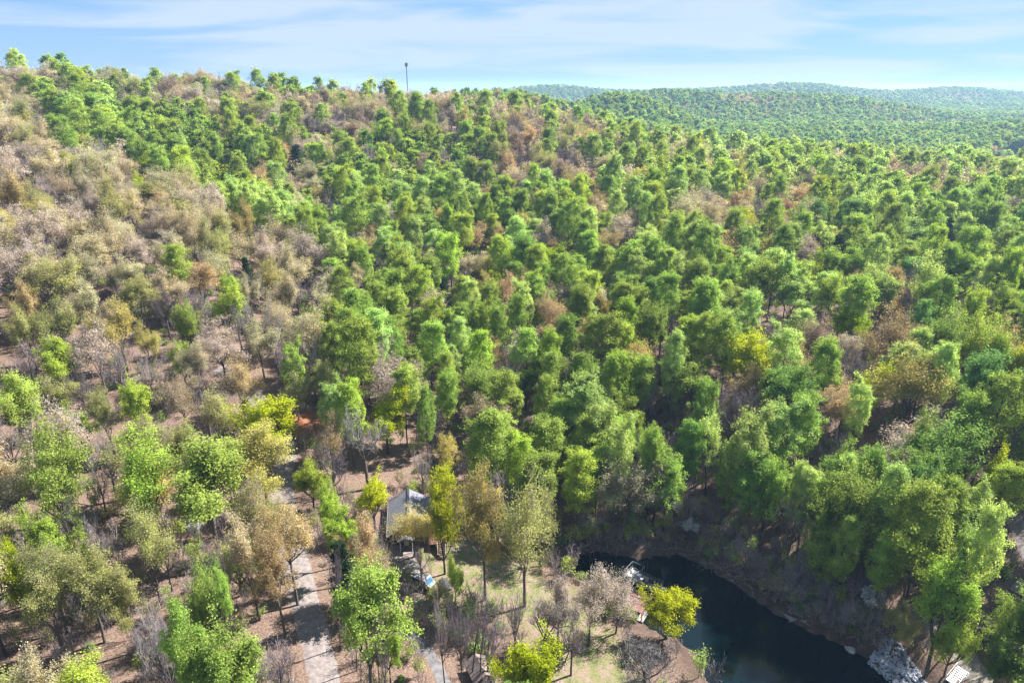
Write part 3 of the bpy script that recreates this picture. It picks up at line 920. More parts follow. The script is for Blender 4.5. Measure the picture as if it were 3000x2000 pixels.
for q in range(95):
    i = rs.randint(len(BANK)); off = rs.uniform(3.0, 26)
    x, y = BANK[i] + np.array([-bd[i][1], bd[i][0]]) * off + rs.normal(size=2) * 1.2
    if inpoly(SHORE, np.array([x]), np.array([y]))[0] or pdist(YARD, np.array([x]), np.array([y]), False)[0] < 4 or not near_ok(x, y, 1.6): continue
    k, c = [('bare', '-'), ('poplar', 'G1'), ('poplar', 'G3'), ('green', 'G1'), ('poplar', 'GP'), ('poplar', 'G1'), ('bare', '-')][rs.randint(7)]
    if off < 5 and k != 'bare' and rs.uniform() < .6: k, c = 'bare', '-'
    H0, R0 = DEFH[k]; h = H0 * rs.uniform(.75, 1.05) * (.55 if (k == 'bare' and off < 9) else 1)
    t = dict(kind=k, col=c, x=x, y=y, z=gz(x, y), h=h, w=2 * R0 * rs.uniform(.62, .85), label=None, hand=False, pi=[2, 5, 3][rs.randint(3)])
    put(x, y, 1.8); fill.append(t)
allt = hand + fill
# how much of each crown shows
allt.sort(key=lambda t: -math.hypot(t['x'], t['y'], t['z'] + t['h'] * .6 - CAMZ))
idb = np.full((BH, BW), -1, np.int32)
for i, t in enumerate(allt):
    u, v, ru, rv, dep = crown_px(t)
    t['u'], t['vc'], t['wp'], t['dep'] = u, v, ru * 2, dep
    e = el_box(u, v, ru, rv)
    if e: s_ = idb[e[0]]; s_[e[1]] = i
vis = np.bincount(idb[:int(2000 * SC), int(200 * SC):int(3200 * SC)].ravel() + 1, minlength=len(allt) + 1)[1:]
for i, t in enumerate(allt): t['vis'] = int(vis[i])
solo, mass = [], []
byk = {}
for t in allt: byk.setdefault(t['kind'], []).append(t)
for k, L in byk.items():
    L.sort(key=lambda t: (-t['hand'], -t['vis']))
    n = 300
    for i, t in enumerate(L):
        (solo if i < n and (t['vis'] >= 14 or t['hand']) else mass).append(t)
print('trees', len(allt), 'solo', {k: sum(1 for t in solo if t['kind'] == k) for k in byk}, 'mass', len(mass), 'hand', len(hand))
# ------------------------------------------------------------------ the ground: one sheet out to the horizon
az = np.concatenate([np.radians(np.linspace(-75, -44, 26)[:-1]), np.radians(np.linspace(-44, 44, 480)), np.radians(np.linspace(44, 75, 26)[1:])])
rr = [12.0]
while rr[-1] < 20000:
    rr.append(rr[-1] + max(0.5, rr[-1] * (0.0085 if rr[-1] < 320 else 0.02)))
rr = np.array(rr)
AZ, RR = np.meshgrid(az, rr)
gX, gY = (RR * np.sin(AZ)).ravel(), (RR * np.cos(AZ)).ravel()
gZ = height(gX, gY)
nr_, na_ = AZ.shape
ii = (np.arange(nr_ - 1)[:, None] * na_ + np.arange(na_ - 1)[None, :]).ravel()
gq = np.stack([ii, ii + 1, ii + na_ + 1, ii + na_], -1)
gD = np.hypot(gX, gY)
lawn = np.zeros_like(gX); clay = np.zeros_like(gX); mud = np.zeros_like(gX)
m = gD < 420
ld = pdist(LAWN, gX[m], gY[m]); li = inpoly(LAWN, gX[m], gY[m]); lawn[m] = np.clip(np.where(li, ld, -ld) / 5 + 0.5, 0, 1)
for u, v, r in ((895, 1245, 5.5), (1310, 1560, 4), (2600, 1255, 11), (2560, 1330, 9), (1735, 1592, 6), (1770, 1628, 5), (2400, 1830, 5)):
    c0 = pxg(u, v); clay[m] = np.maximum(clay[m], np.clip(1.5 - np.hypot(gX[m] - c0[0], gY[m] - c0[1]) / r, 0, 1) * (1 if u < 1000 else 0.6))
sdm = pdist(SHORE, gX[m], gY[m]); sdm = np.where(inpoly(SHORE, gX[m], gY[m]), 0, sdm); mud[m] = np.clip(1.25 - sdm / 4.5, 0, 1) * np.where(gX[m] > 14, 1, .6)
far = np.clip((gD - 700) / 400, 0, 1)
GM = bpy.data.materials.new('leaf_litter'); GM.use_nodes = True
t = GM.node_tree; b = t.nodes['Principled BSDF']; b.inputs['Roughness'].default_value = 0.95; b.inputs['Specular IOR Level'].default_value = 0.1
def gnode(kind): return t.nodes.new(kind)
def gnoise(sc, det=8, ro=0.7):
    n = gnode('ShaderNodeTexNoise'); n.inputs['Scale'].default_value = sc; n.inputs['Detail'].default_value = det; n.inputs['Roughness'].default_value = ro
    t.links.new(gtc.outputs['Object'], n.inputs['Vector']); return n
gtc = gnode('ShaderNodeTexCoord')
def gmix(a, bb, f):
    n = gnode('ShaderNodeMix'); n.data_type = 'RGBA'
    for s_, val in (('A', a), ('B', bb)):
        if isinstance(val, tuple): n.inputs[s_].default_value = (*[x * AK for x in val], 1)
        else: t.links.new(val, n.inputs[s_])
    t.links.new(f, n.inputs['Factor']); return n.outputs['Result']
def ramp(src, lo, hi):
    n = gnode('ShaderNodeMapRange'); n.inputs['From Min'].default_value = lo; n.inputs['From Max'].default_value = hi; n.interpolation_type = 'SMOOTHSTEP'
    t.links.new(src, n.inputs['Value']); return n.outputs[0]
def gattr(n_):
    n = gnode('ShaderNodeAttribute'); n.attribute_name = n_; return n.outputs['Fac']
def gmul(a, bb):
    n = gnode('ShaderNodeMath'); n.operation = 'MULTIPLY'; t.links.new(a, n.inputs[0]); t.links.new(bb, n.inputs[1]); return n.outputs[0]
n_big, n_mid, n_fine = gnoise(0.06), gnoise(0.45), gnoise(3.2)
col = gmix((0.135, 0.085, 0.063), (0.295, 0.205, 0.158), ramp(n_fine.outputs['Fac'], 0.36, 0.66))
col = gmix(col, (0.36, 0.265, 0.195), gmul(ramp(n_mid.outputs['Fac'], 0.5, 0.72), ramp(n_fine.outputs['Fac'], 0.4, 0.6)))
col = gmix(col, (0.15, 0.16, 0.055), gmul(ramp(n_big.outputs['Fac'], 0.52, 0.68), ramp(n_mid.outputs['Fac'], 0.42, 0.62)))
lawncol = gmix(gmix((0.125, 0.145, 0.05), (0.25, 0.25, 0.10), ramp(n_fine.outputs['Fac'], 0.38, 0.64)), gmix((0.36, 0.27, 0.21), (0.22, 0.155, 0.115), ramp(n_fine.outputs['Fac'], 0.4, 0.6)), ramp(n_mid.outputs['Fac'], 0.43, 0.60))
col = gmix(col, lawncol, gmul(gattr('lawn'), ramp(n_mid.outputs['Fac'], 0.1, 0.42)))
claycol = gmix((0.40, 0.15, 0.065), (0.30, 0.17, 0.10), ramp(n_fine.outputs['Fac'], 0.4, 0.65))
col = gmix(col, claycol, ramp(gmul(gattr('clay'), n_mid.outputs['Fac']), 0.16, 0.45))
col = gmix(col, (0.085, 0.058, 0.045), gmul(gattr('mud'), ramp(n_mid.outputs['Fac'], 0.2, 0.6)))
col = gmix(col, gmix((0.07, 0.10, 0.035), (0.17, 0.17, 0.075), ramp(n_big.outputs['Fac'], 0.4, 0.6)), gattr('far'))
t.links.new(col, b.inputs['Base Color'])
bp = gnode('ShaderNodeBump'); bp.inputs['Strength'].default_value = 0.7; bp.inputs['Distance'].default_value = 0.25
t.links.new(n_fine.outputs['Fac'], bp.inputs['Height']); t.links.new(bp.outputs[0], b.inputs['Normal'])
ground = link(bpy.data.objects.new('ground', mesh_np('ground', np.stack([gX, gY, gZ], -1), gq, mats=[GM], attrs=dict(lawn=lawn, clay=clay, mud=mud, far=far), smooth=True)))
tag(ground, 'wooded ground covered in dry pinkish brown leaf litter', 'ground', kind='structure')

# water
WM = bpy.data.materials.new('lake_water'); WM.use_nodes = True
t2 = WM.node_tree; b2 = t2.nodes['Principled BSDF']
b2.inputs['Base Color'].default_value = (0.002, 0.007, 0.009, 1); b2.inputs['Roughness'].default_value = 0.07; b2.inputs['IOR'].default_value = 1.33
c2 = t2.nodes.new('ShaderNodeTexCoord'); n2 = t2.nodes.new('ShaderNodeTexNoise'); n2.inputs['Scale'].default_value = 0.9; n2.inputs['Detail'].default_value = 4
bb2 = t2.nodes.new('ShaderNodeBump'); bb2.inputs['Strength'].default_value = 0.10; bb2.inputs['Distance'].default_value = 0.06
t2.links.new(c2.outputs['Object'], n2.inputs['Vector']); t2.links.new(n2.outputs['Fac'], bb2.inputs['Height']); t2.links.new(bb2.outputs[0], b2.inputs['Normal'])
wx0, wx1, wy0, wy1 = SHORE[:, 0].min() - 4, SHORE[:, 0].max() + 4, SHORE[:, 1].min() - 4, SHORE[:, 1].max() + 3
wm = MB().poly([(wx0, wy0, 0), (wx1, wy0, 0), (wx1, wy1, 0), (wx0, wy1, 0)])
# clip the sheet to just under the banks: keep it inside the basin
wo = wm.build('lake', WM); tag(wo, 'dark blue-green lake cove between wooded banks', 'lake', kind='structure')

def ribbon(name, line, width, m, label, cat, dz=0.07, across=5):
    line = np.asarray(line); d = np.gradient(line, axis=0); d /= np.linalg.norm(d, axis=1, keepdims=True); nrm = np.stack([d[:, 1], -d[:, 0]], -1)
    rsq = np.random.RandomState(3); wj = 1 + np.convolve(rsq.uniform(-.22, .22, len(line) + 6), np.ones(7) / 7, 'valid')[:len(line)]
    off = np.linspace(-.5, .5, across)
    pts = line[:, None] + nrm[:, None] * (off[None, :, None] * width * wj[:, None, None])
    z = height(pts[..., 0], pts[..., 1]) + dz; z[:, 0] -= dz + .05; z[:, -1] -= dz + .05
    v = np.concatenate([pts, z[..., None]], -1).reshape(-1, 3)
    n = len(line); i = (np.arange(n - 1)[:, None] * across + np.arange(across - 1)[None]).ravel()
    o = link(bpy.data.objects.new(name, mesh_np(name, v, np.stack([i, i + 1, i + across + 1, i + across], -1), mats=[m], smooth=True)))
    return tag(o, label, cat, kind='structure')
GRAVEL = mat('pale_gravel', (0.285, 0.24, 0.222), 0.95, 0.25, 1.3, 0.5)
PAVE = mat('worn_asphalt', (0.21, 0.195, 0.195), 0.95, 0.35, 0.8, 0.4)
ribbon('gravel_road', smooth_line(ROADL, 4), 5.4, GRAVEL, 'pinkish grey gravel road crossed by long trunk shadows', 'road', 0.09, 7)
ribbon('paved_path', smooth_line(PATHL, 3), 2.7, PAVE, 'narrow worn grey path curving down beside the lawn', 'path')
ribbon('lane', smooth_line(LANE, 3), 4.0, GRAVEL, 'pale lane climbing past the maples beyond the cove', 'road')
ribbon('gravel_yard', smooth_line(YARD, 3), 5.0, mat('sandy_gravel', (0.36, 0.315, 0.26), 0.95, 0.3, 1.0, 0.5), 'sandy gravel yard striped with tree shadows across the cove', 'yard')
def drape(name, poly, m, label, cat, step, dz=0.06):
    poly = np.asarray(poly); x0, y0 = poly.min(0); x1, y1 = poly.max(0)
    nx, ny = int((x1 - x0) / step) + 2, int((y1 - y0) / step) + 2
    gx, gy = np.meshgrid(x0 + np.arange(nx) * step, y0 + np.arange(ny) * step)
    v = np.stack([gx.ravel(), gy.ravel(), height(gx.ravel(), gy.ravel()) + dz], -1)
    i = (np.arange(ny - 1)[:, None] * nx + np.arange(nx - 1)[None]).ravel()
    c = v[i] + np.array([step / 2, step / 2, 0]); i = i[inpoly(poly, c[:, 0], c[:, 1])]
    o = link(bpy.data.objects.new(name, mesh_np(name, v, np.stack([i, i + 1, i + nx + 1, i + nx], -1), mats=[m], smooth=True)))
    return tag(o, label, cat, kind='structure')
drape('gravel_pad', PAD, GRAVEL, 'pale gravel parking pad in front of the cabin', 'parking pad', 0.35, 0.09)
FIELD = np.array([pxg(u, v)[:2] for u, v in [(2895, 462), (2960, 454), (3060, 450), (3060, 498), (2960, 500), (2900, 496)]])
drape('field', FIELD, mat('mown_grass', (0.105, 0.205, 0.045), 0.95, 0.3, 0.05), 'bright green mown field in the far valley', 'field', 6.0, 0.6)

# ------------------------------------------------------------------ built things
M_ROOF = mat('grey_shingle', (0.235, 0.235, 0.27), 0.85, 0.35, 5.0, 0.3)
M_WALL = mat('brown_siding', (0.16, 0.105, 0.075), 0.85, 0.3, 2.0)
M_TRIM = mat('pale_trim', (0.55, 0.53, 0.50), 0.6, 0.1)
M_DECK = mat('red_deck_boards', (0.20, 0.085, 0.07), 0.8, 0.35, 2.5)
M_GLASS = mat('window_glass', (0.03, 0.045, 0.06), 0.08, 0.1)
M_GREY = mat('weathered_boards', (0.30, 0.275, 0.25), 0.9, 0.35, 2.5)
M_GREYL = mat('pale_weathered_boards', (0.44, 0.40, 0.36), 0.9, 0.3, 2.5)
M_RED = mat('red_metal_roof', (0.40, 0.20, 0.18), 0.5, 0.25, 1.5)
M_BROWN = mat('brown_shingle', (0.27, 0.205, 0.185), 0.9, 0.35, 3.0, 0.3)
M_WHITE = mat('white_paint', (0.72, 0.72, 0.71), 0.4, 0.06)
M_BLUE = mat('blue_glass', (0.07, 0.22, 0.42), 0.12, 0.1)
M_TYRE = mat('black_rubber', (0.025, 0.025, 0.027), 0.8, 0.1)
M_DARK = mat('dark_cover', (0.06, 0.062, 0.07), 0.7, 0.3)
M_STEEL = mat('galvanised_steel', (0.42, 0.43, 0.45), 0.4, 0.1, metal=0.6)
M_STONE = mat('pale_stone', (0.50, 0.48, 0.45), 0.9, 0.35, 3.0, 0.3)
M_TIMBER = mat('rust_timber', (0.24, 0.13, 0.08), 0.9, 0.35, 2.0)
LAND = []       # (short phrase, point) that tree labels refer to
def mark(ph, p): LAND.append((ph, np.array(p, float)))

# cabin
hx, hy = HOUSE_C; hz = gz(hx, hy) - 0.1
cab = root('cabin', (hx, hy, hz), rad(8), 'grey-roofed brown cabin half hidden under maples by the gravel pad', 'cabin'); mark('grey-roofed cabin', (hx, hy, hz))
A, L_, EV, RG = 4.0, 6.0, 3.1, 5.5
w = MB(); w.hexa([(-A, -L_, -.6), (A, -L_, -.6), (A, L_, -.6), (-A, L_, -.6)], [(-A, -L_, EV), (A, -L_, EV), (A, L_, EV), (-A, L_, EV)])
for y in (-L_, L_ - .12): w.hexa([(-A, y, EV), (A, y, EV), (A, y + .12, EV), (-A, y + .12, EV)], [(-.05, y, RG - .1), (.05, y, RG - .1), (.05, y + .12, RG - .1), (-.05, y + .12, RG - .1)])
w.build('wall', M_WALL, cab)
for s in (-1, 1):
    e = MB(); xo = s * (A + .5); ze = EV - .30
    e.hexa([(s * .02, -L_ - .5, RG), (xo, -L_ - .5, ze), (xo, L_ + .5, ze), (s * .02, L_ + .5, RG)], [(s * .02, -L_ - .5, RG + .16), (xo, -L_ - .5, ze + .16), (xo, L_ + .5, ze + .16), (s * .02, L_ + .5, RG + .16)])
    ro = e.build('roof_slope', M_ROOF, cab)
    f = MB(); f.box((xo + s * .03, 0, ze + .02), (.06, 2 * L_ + 1, .22)); f.build('fascia', M_TRIM, ro)
    f = MB(); f.bar((s * .02, -L_ - .54, RG + .06), (xo, -L_ - .54, ze + .06), .09, k=4); f.build('barge_board', M_TRIM, ro)
MB().box((0, 0, RG + .2), (.42, 2 * L_ + 1.04, .07)).build('ridge_cap', M_DARK, cab)
pr = MB()
for s in (-1, 1): pr.hexa([(0 + s * .02 - .6, -L_ - 2.4, 3.4), (s * 1.7 - .6, -L_ - 2.4, 2.7), (s * 1.7 - .6, -L_ - .1, 2.7), (s * .02 - .6, -L_ - .1, 3.4)], [(s * .02 - .6, -L_ - 2.4, 3.52), (s * 1.7 - .6, -L_ - 2.4, 2.82), (s * 1.7 - .6, -L_ - .1, 2.82), (s * .02 - .6, -L_ - .1, 3.52)])
pr.build('porch_roof', M_ROOF, cab)
for s in (-1.5, .9): MB().bar((s - .3, -L_ - 2.2, -.4), (s - .3, -L_ - 2.2, 2.75), .09).build('porch_post', M_TRIM, cab)
d = MB().box((-.6, -L_ - .04, 1.2), (1.0, .08, 2.1)).build('door', M_TRIM, cab); MB().box((-.22, -L_ - .11, 1.15), (.08, .06, .1)).build('handle', M_STEEL, d)
for x_, y_, r_ in ((-2.6, -L_, 0), (2.4, -L_, 0), (A, -2.5, 1), (A, 2.5, 1), (-A, -2.5, 1), (-A, 2.5, 1)):
    sz = (1.3, .1, 1.2) if not r_ else (.1, 1.3, 1.2); sg = (0, -.03) if not r_ else (.03 * np.sign(x_), 0)
    wd = MB().box((x_ + sg[0], y_ + sg[1], 1.6), sz).build('window', M_TRIM, cab)
    gsz = (1.1, .06, 1.0) if not r_ else (.06, 1.1, 1.0)
    MB().box((x_ + sg[0] * 2.6, y_ + sg[1] * 2.6, 1.6), gsz).build('pane', M_GLASS, wd)
fl = MB().box((A + 1.85, -3.2, .75), (3.6, 8.4, .12)).build('deck', M_DECK, cab)
for i in range(14): MB().box((A + .2 + i * .255, -3.2, .835), (.22, 8.4, .04)).build('board', M_DECK, fl)
for x_, y_ in ((A + .3, -7.2), (A + 3.5, -7.2), (A + 3.5, -4.4), (A + 3.5, -1.6), (A + 3.5, .8)):
    MB().bar((x_, y_, -2.0), (x_, y_, 1.85), .07, k=4).build('deck_post', M_DECK, cab)
rl = MB()
for z_ in (1.25, 1.8): rl.box((A + 3.5, -3.2, z_), (.07, 8.2, .07))
rl.build('railing', M_TRIM, cab)
for i in range(7): MB().box((A + 2.4 + .0, -7.6 - i * .34, .62 - i * .24), (1.5, .32, .07)).build('step', M_DECK, cab)
for s in (1.6, 3.2): MB().bar((A + s, -7.4, 1.6), (A + s, -9.8, .1), .05, k=4).build('handrail', M_TRIM, cab)

# raised walkway beside the deck
a_, b_ = pxg(1272, 1532, 1.2), pxg(1345, 1562, 0.9); dv = b_ - a_; Lw = float(np.hypot(dv[0], dv[1])); rz = math.atan2(dv[1], dv[0])
wk = root('walkway', tuple(a_), rz, 'grey board walkway with thin rails running from the red deck towards the lawn', 'walkway')
for i in range(int(Lw / .32)): MB().box((i * .32 + .16, 0, dv[2] * i * .32 / Lw), (.28, 1.5, .06)).build('plank', M_GREY, wk)
for s in (-1, 1):
    for i in range(5): MB().bar((Lw * i / 4, s * .75, -1.6), (Lw * i / 4, s * .75, 1.05 + dv[2] * i / 4), .05, k=4).build('post', M_GREY, wk)
    MB().bar((0, s * .75, 1.0), (Lw, s * .75, 1.0 + dv[2]), .05, k=4).build('rail', M_GREYL, wk)

# low timber wall of the pad
pts = [pxg(u, v) for u, v in ((1126, 1668), (1160, 1690), (1198, 1712), (1222, 1724))]
tw = root('timber_wall', tuple(pts[0]), 0, 'low rust-brown timber wall along the lower edge of the gravel pad', 'retaining wall')
for p, q in zip(pts[:-1], pts[1:]):
    for k in range(2): MB().bar(Vector(p - pts[0]) + Vector((0, 0, .1 + .3 * k)), Vector(q - pts[0]) + Vector((0, 0, .1 + .3 * k)), .17, k=4).build('timber', M_TIMBER, tw)

# white van
vp = pxg(1240, 1716); v2 = pxg(1272, 1733)
rz = math.atan2(v2[1] - vp[1], v2[0] - vp[0])
van = root('parked_van', (vp[0], vp[1], vp[2] + .1), rz, 'white van with blue windscreen parked below the gravel pad', 'van'); mark('parked white van', vp)
prof = [(-2.5, .35), (2.35, .35), (2.45, .95), (1.75, 1.15), (1.15, 1.95), (-2.4, 2.0), (-2.55, 1.1)]
n_ = len(prof); m_ = MB(); m_.hexa([(x_, -.95, z_) for x_, z_ in prof], [(x_, .95, z_) for x_, z_ in prof]); m_.build('body', mat('grey_white_paint', (.48, .49, .50), .4, .06), van)
MB().hexa([(1.78, -.8, 1.17), (1.78, .8, 1.17), (1.2, .72, 1.9), (1.2, -.72, 1.9)], [(1.84, -.8, 1.2), (1.84, .8, 1.2), (1.26, .72, 1.93), (1.26, -.72, 1.93)]).build('windscreen', M_BLUE, van)
for s in (-1, 1):
    for x_ in (-1.7, -.5, .6): MB().box((x_, s * .96, 1.5), (.95, .04, .5)).build('side_window', M_GLASS, van)
    for x_ in (-1.6, 1.5):
        wl = MB().bar((x_, s * .78, .34), (x_, s * .98, .34), .34, k=14).build('wheel', M_TYRE, van); MB().bar((x_, s * .98, .34), (x_, s * 1.0, .34), .19, k=10).build('rim', M_STEEL, wl)
    MB().box((2.42, s * .68, .82), (.08, .34, .18)).build('headlight', M_STEEL, van)
MB().box((-2.56, 0, 1.45), (.05, 1.5, .6)).build('rear_window', M_BLUE, van)
for x_ in (-1.4, -.2, .8): MB().box((x_, 0, 2.02), (.05, 1.5, .05)).build('roof_bar', M_STEEL, van)

def shed(name, p, rz, wx, wy, h, rise, wallm, roofm, label, cat, hip=False, over=.3):
    r = root(name, (p[0], p[1], p[2] - .15), rz, label, cat)
    w = MB().box((0, 0, h / 2), (wx, wy, h)); w.build('wall', wallm, r)
    a, b = wx / 2 + over, wy / 2 + over
    if hip:
        k = MB(); k.hexa([(-a, -b, h), (a, -b, h), (a, b, h), (-a, b, h)], [(-.2, -b * .15, h + rise), (.2, -b * .15, h + rise), (.2, b * .15, h + rise), (-.2, b * .15, h + rise)]); k.build('roof', roofm, r)
    else:
        for s in (-1, 1):
            e = MB(); e.hexa([(s * .01, -b, h + rise), (s * a, -b, h - .1), (s * a, b, h - .1), (s * .01, b, h + rise)], [(s * .01, -b, h + rise + .1), (s * a, -b, h), (s * a, b, h), (s * .01, b, h + rise + .1)]); e.build('roof_slope', roofm, r)
        for y in (-wy / 2, wy / 2 - .06):
            g = MB(); g.hexa([(-wx / 2, y, h), (wx / 2, y, h), (wx / 2, y + .06, h), (-wx / 2, y + .06, h)], [(-.03, y, h + rise - .05), (.03, y, h + rise - .05), (.03, y + .06, h + rise - .05), (-.03, y + .06, h + rise - .05)])
            g.build('gable', wallm, r)
    d = MB().box((0, -wy / 2 - .03, h * .42), (.85, .06, h * .8)).build('door', M_DARK, r)
    MB().box((.3, -wy / 2 - .08, h * .42), (.06, .06, .1)).build('handle', M_STEEL, d)
    return r
p_ = pxg(1213, 1684); shed('garden_shed', p_, rad(-28), 2.6, 2.6, 1.9, .75, M_WALL, mat('grey_felt', (0.24, 0.22, 0.21), .9, .3, 3), 'small shed with a peaked grey roof between the gravel pad and the white van', 'shed', hip=True); mark('peaked grey shed', p_)
p_ = pxg(1408, 1992); shed('lawn_shed', p_, rad(24), 3.4, 4.2, 2.1, 1.2, M_WALL, M_BROWN, 'brown-roofed shed at the foot of the lawn', 'shed'); mark('brown shed at the foot of the lawn', p_)
p_ = pxg(2912, 1868); fs = shed('flat_roofed_shed', p_, rad(-34), 5.4, 3.6, 2.1, .35, M_WALL, M_BROWN, 'low brown-roofed shed above the gravel yard across the cove', 'shed'); mark('low brown shed across the cove', p_)
for i, (u, v, l) in enumerate(((2922, 1893, 'white garden chair nearer the gravel yard, beside the low brown shed'), (2941, 1899, 'white garden chair on the uphill side of its twin, beside the low brown shed'))):
    c0 = pxg(u, v); ch = root('garden_chair', tuple(c0), rad(200 - 30 * i), l, 'chair', 'white garden chairs')
    MB().box((0, 0, .42), (.6, .6, .06)).build('seat', M_WHITE, ch); MB().box((0, .3, .78), (.6, .06, .7)).build('backrest', M_WHITE, ch)
    for sx in (-.26, .26):
        for sy in (-.26, .26): MB().bar((sx, sy, 0), (sx, sy, .42), .035, k=4).build('leg', M_WHITE, ch)
        MB().box((sx, 0, .64), (.07, .6, .05)).build('armrest', M_WHITE, ch)

# covered trailer
p_ = pxg(1304, 1722); tr_ = root('utility_trailer', tuple(p_), rad(-70), 'flat dark covered trailer on the lawn beside the white van', 'trailer')
MB().box((0, 0, .55), (3.4, 1.7, .3)).build('bed', M_DARK, tr_); MB().hexa([(-1.7, -.85, .71), (1.7, -.85, .71), (1.7, .85, .71), (-1.7, .85, .71)], [(-1.5, -.1, .98), (1.5, -.1, .98), (1.5, .1, .98), (-1.5, .1, .98)]).build('cover', M_DARK, tr_)
for s in (-1, 1): MB().bar((-.2, s * .88, .3), (-.2, s * 1.06, .3), .3, k=12).build('wheel', M_TYRE, tr_)
MB().bar((1.7, 0, .45), (2.8, 0, .4), .06).build('hitch', M_STEEL, tr_)

# boathouse with red roof
bc = px(1846, 1752, 2.6); a_ = px(1795, 1738, 2.6); b_ = px(1890, 1775, 2.6); rz = math.atan2(b_[1] - a_[1], b_[0] - a_[0])
bh = root('boathouse', (bc[0], bc[1], .1), rz, 'open-sided boathouse with a faded red metal roof at the water', 'boathouse'); mark('red-roofed boathouse', bc)
for s in (-1, 1):
    for i in range(9):
        x0 = -3.8 + i * .845; e = MB(); y1 = s * 2.9
        e.hexa([(x0, s * .02, 3.5), (x0 + .83, s * .02, 3.5), (x0 + .83, y1, 2.7), (x0, y1, 2.7)], [(x0, s * .02, 3.57 + .012 * (i % 2)), (x0 + .83, s * .02, 3.57 + .012 * (i % 2)), (x0 + .83, y1, 2.77 + .012 * (i % 2)), (x0, y1, 2.77 + .012 * (i % 2))])
        e.build('roof_panel', M_RED, bh)
MB().box((0, 0, 3.62), (7.7, .4, .06)).build('ridge_cap', M_RED, bh)
for x_ in (-3.4, 0, 3.4):
    for y_ in (-2.5, 2.5): MB().bar((x_, y_, -2.2), (x_, y_, 2.85), .1, k=6).build('post', M_GREY, bh)
    MB().bar((x_, -2.6, 2.7), (x_, 2.6, 2.7), .08, k=4).build('beam', M_GREY, bh)
for i in range(26): MB().box((-3.7 + i * .295, 0, .55), (.27, 5.4, .07)).build('plank', M_GREYL, bh)

# pontoon boat
a_ = px(1836, 1686, .6); b_ = px(1912, 1722, .6); cb_ = (a_ + b_) / 2; rz = math.atan2(b_[1] - a_[1], b_[0] - a_[0])
pb = root('pontoon_boat', (cb_[0] + .9, cb_[1] + .4, 0.0), rz, 'beige pontoon boat with rails and white seats moored at the boathouse', 'boat'); mark('pontoon boat', cb_)
M_BDK = mat('boat_carpet', (0.40, 0.36, 0.31), .9, .2, 3)
for s in (-1, 1):
    MB().bar((-3.2, s * 1.0, .12), (2.9, s * 1.0, .12), .32, k=12).bar((2.9, s * 1.0, .12), (3.6, s * 1.0, .3), .32, .06, k=12).build('pontoon', M_STEEL, pb)
MB().box((0, 0, .52), (6.6, 2.7, .12)).build('deck', M_BDK, pb)
rp = MB()
for x_ in (-3.2, -2.1, -1.0, .1, 1.2, 2.2, 3.2):
    for s in (-1, 1): rp.bar((x_, s * 1.3, .58), (x_, s * 1.3, 1.25), .03, k=5)
for s in (-1, 1):
    for z_ in (.9, 1.25): rp.bar((-3.2, s * 1.3, z_), (3.2, s * 1.3, z_), .03, k=5)
for x_ in (-3.2, 3.2):
    for z_ in (.9, 1.25): rp.bar((x_, -1.3, z_), (x_, 1.3, z_), .03, k=5)
rp.build('rail', M_STEEL, pb)
tf = MB()
for x_ in (-3.0, -.6):
    for s in (-1, 1): tf.bar((x_, s * 1.25, .6), (x_, s * 1.25, 2.6), .035, k=5)
    tf.bar((x_, -1.25, 2.6), (x_, 1.25, 2.6), .035, k=5)
for s in (-1, 1): tf.bar((-3.0, s * 1.25, 2.6), (-.6, s * 1.25, 2.6), .035, k=5)
tf.build('canopy_frame', M_STEEL, pb)
for x_, y_, r_, m_ in ((-2.3, .6, .3, M_WHITE), (-1.2, .5, -.2, M_WHITE), (-2.4, -.7, .1, M_WHITE), (.6, -.5, 0, M_DARK), (1.3, .4, .2, M_DARK), (2.5, .5, 0, M_DARK)):
    st = MB().box((x_, y_, .8), (.75, .7, .4), r_).build('seat', m_, pb); MB().box((x_ - .34, y_, 1.15), (.14, .7, .5), r_).build('backrest', m_, st)
MB().hexa([(-.5, -.9, .58), (.3, -.9, .58), (.3, -.2, .58), (-.5, -.2, .58)], [(-.4, -.85, 1.35), (.1, -.85, 1.35), (.1, -.25, 1.35), (-.4, -.25, 1.35)]).build('helm_console', M_WHITE, pb)
pb.scale = (1.15, 1.15, 1.1)
om = MB().box((-3.6, 0, .95), (.5, .45, .7)).build('outboard_motor', M_DARK, pb); MB().bar((-3.6, 0, .6), (-3.6, 0, -.5), .1).build('shaft', M_STEEL, om)
MB().box((3.75, .3, .6), (.9, .5, .06)).build('gangplank', M_WHITE, pb)

# broken dock with gangway, and timber steps up the shaded bank
q = [px(u, v, .45) for u, v in ((2298, 1795), (2331, 1788), (2341, 1806), (2312, 1818))]; c0 = sum(q) / 4; e1 = (q[1] - q[0]); rz = math.atan2(e1[1], e1[0])
dk = root('lake_dock', (c0[0], c0[1], .0), rz, 'small tilted board dock at the foot of the timber steps', 'dock'); mark('small dock across the cove', c0)
for i in range(9): MB().box((-1.3 + i * .325, 0, .48 + .02 * math.sin(i * 2.1)), (.29, 2.3, .06)).build('plank', M_GREYL if i % 3 else M_GREY, dk)
for sx in (-1.4, 1.4):
    for sy in (-1.15, 1.15): MB().bar((sx, sy, -2.5), (sx, sy, .95), .09).build('post', M_GREY, dk)
for sy in (-1.2, 1.2): MB().box((0, sy, .4), (3.0, .1, .18)).build('beam', M_GREYL, dk)
MB().bar((1.6, -1.3, .5), (3.2, -2.1, .3), .1, k=4).build('loose_beam', M_GREYL, dk)
g0, g1 = px(2334, 1797, .6), pxg(2374, 1776, .35)
rz = math.atan2(g1[1] - g0[1], g1[0] - g0[0]); Lg = float(np.hypot(*(g1 - g0)[:2]))
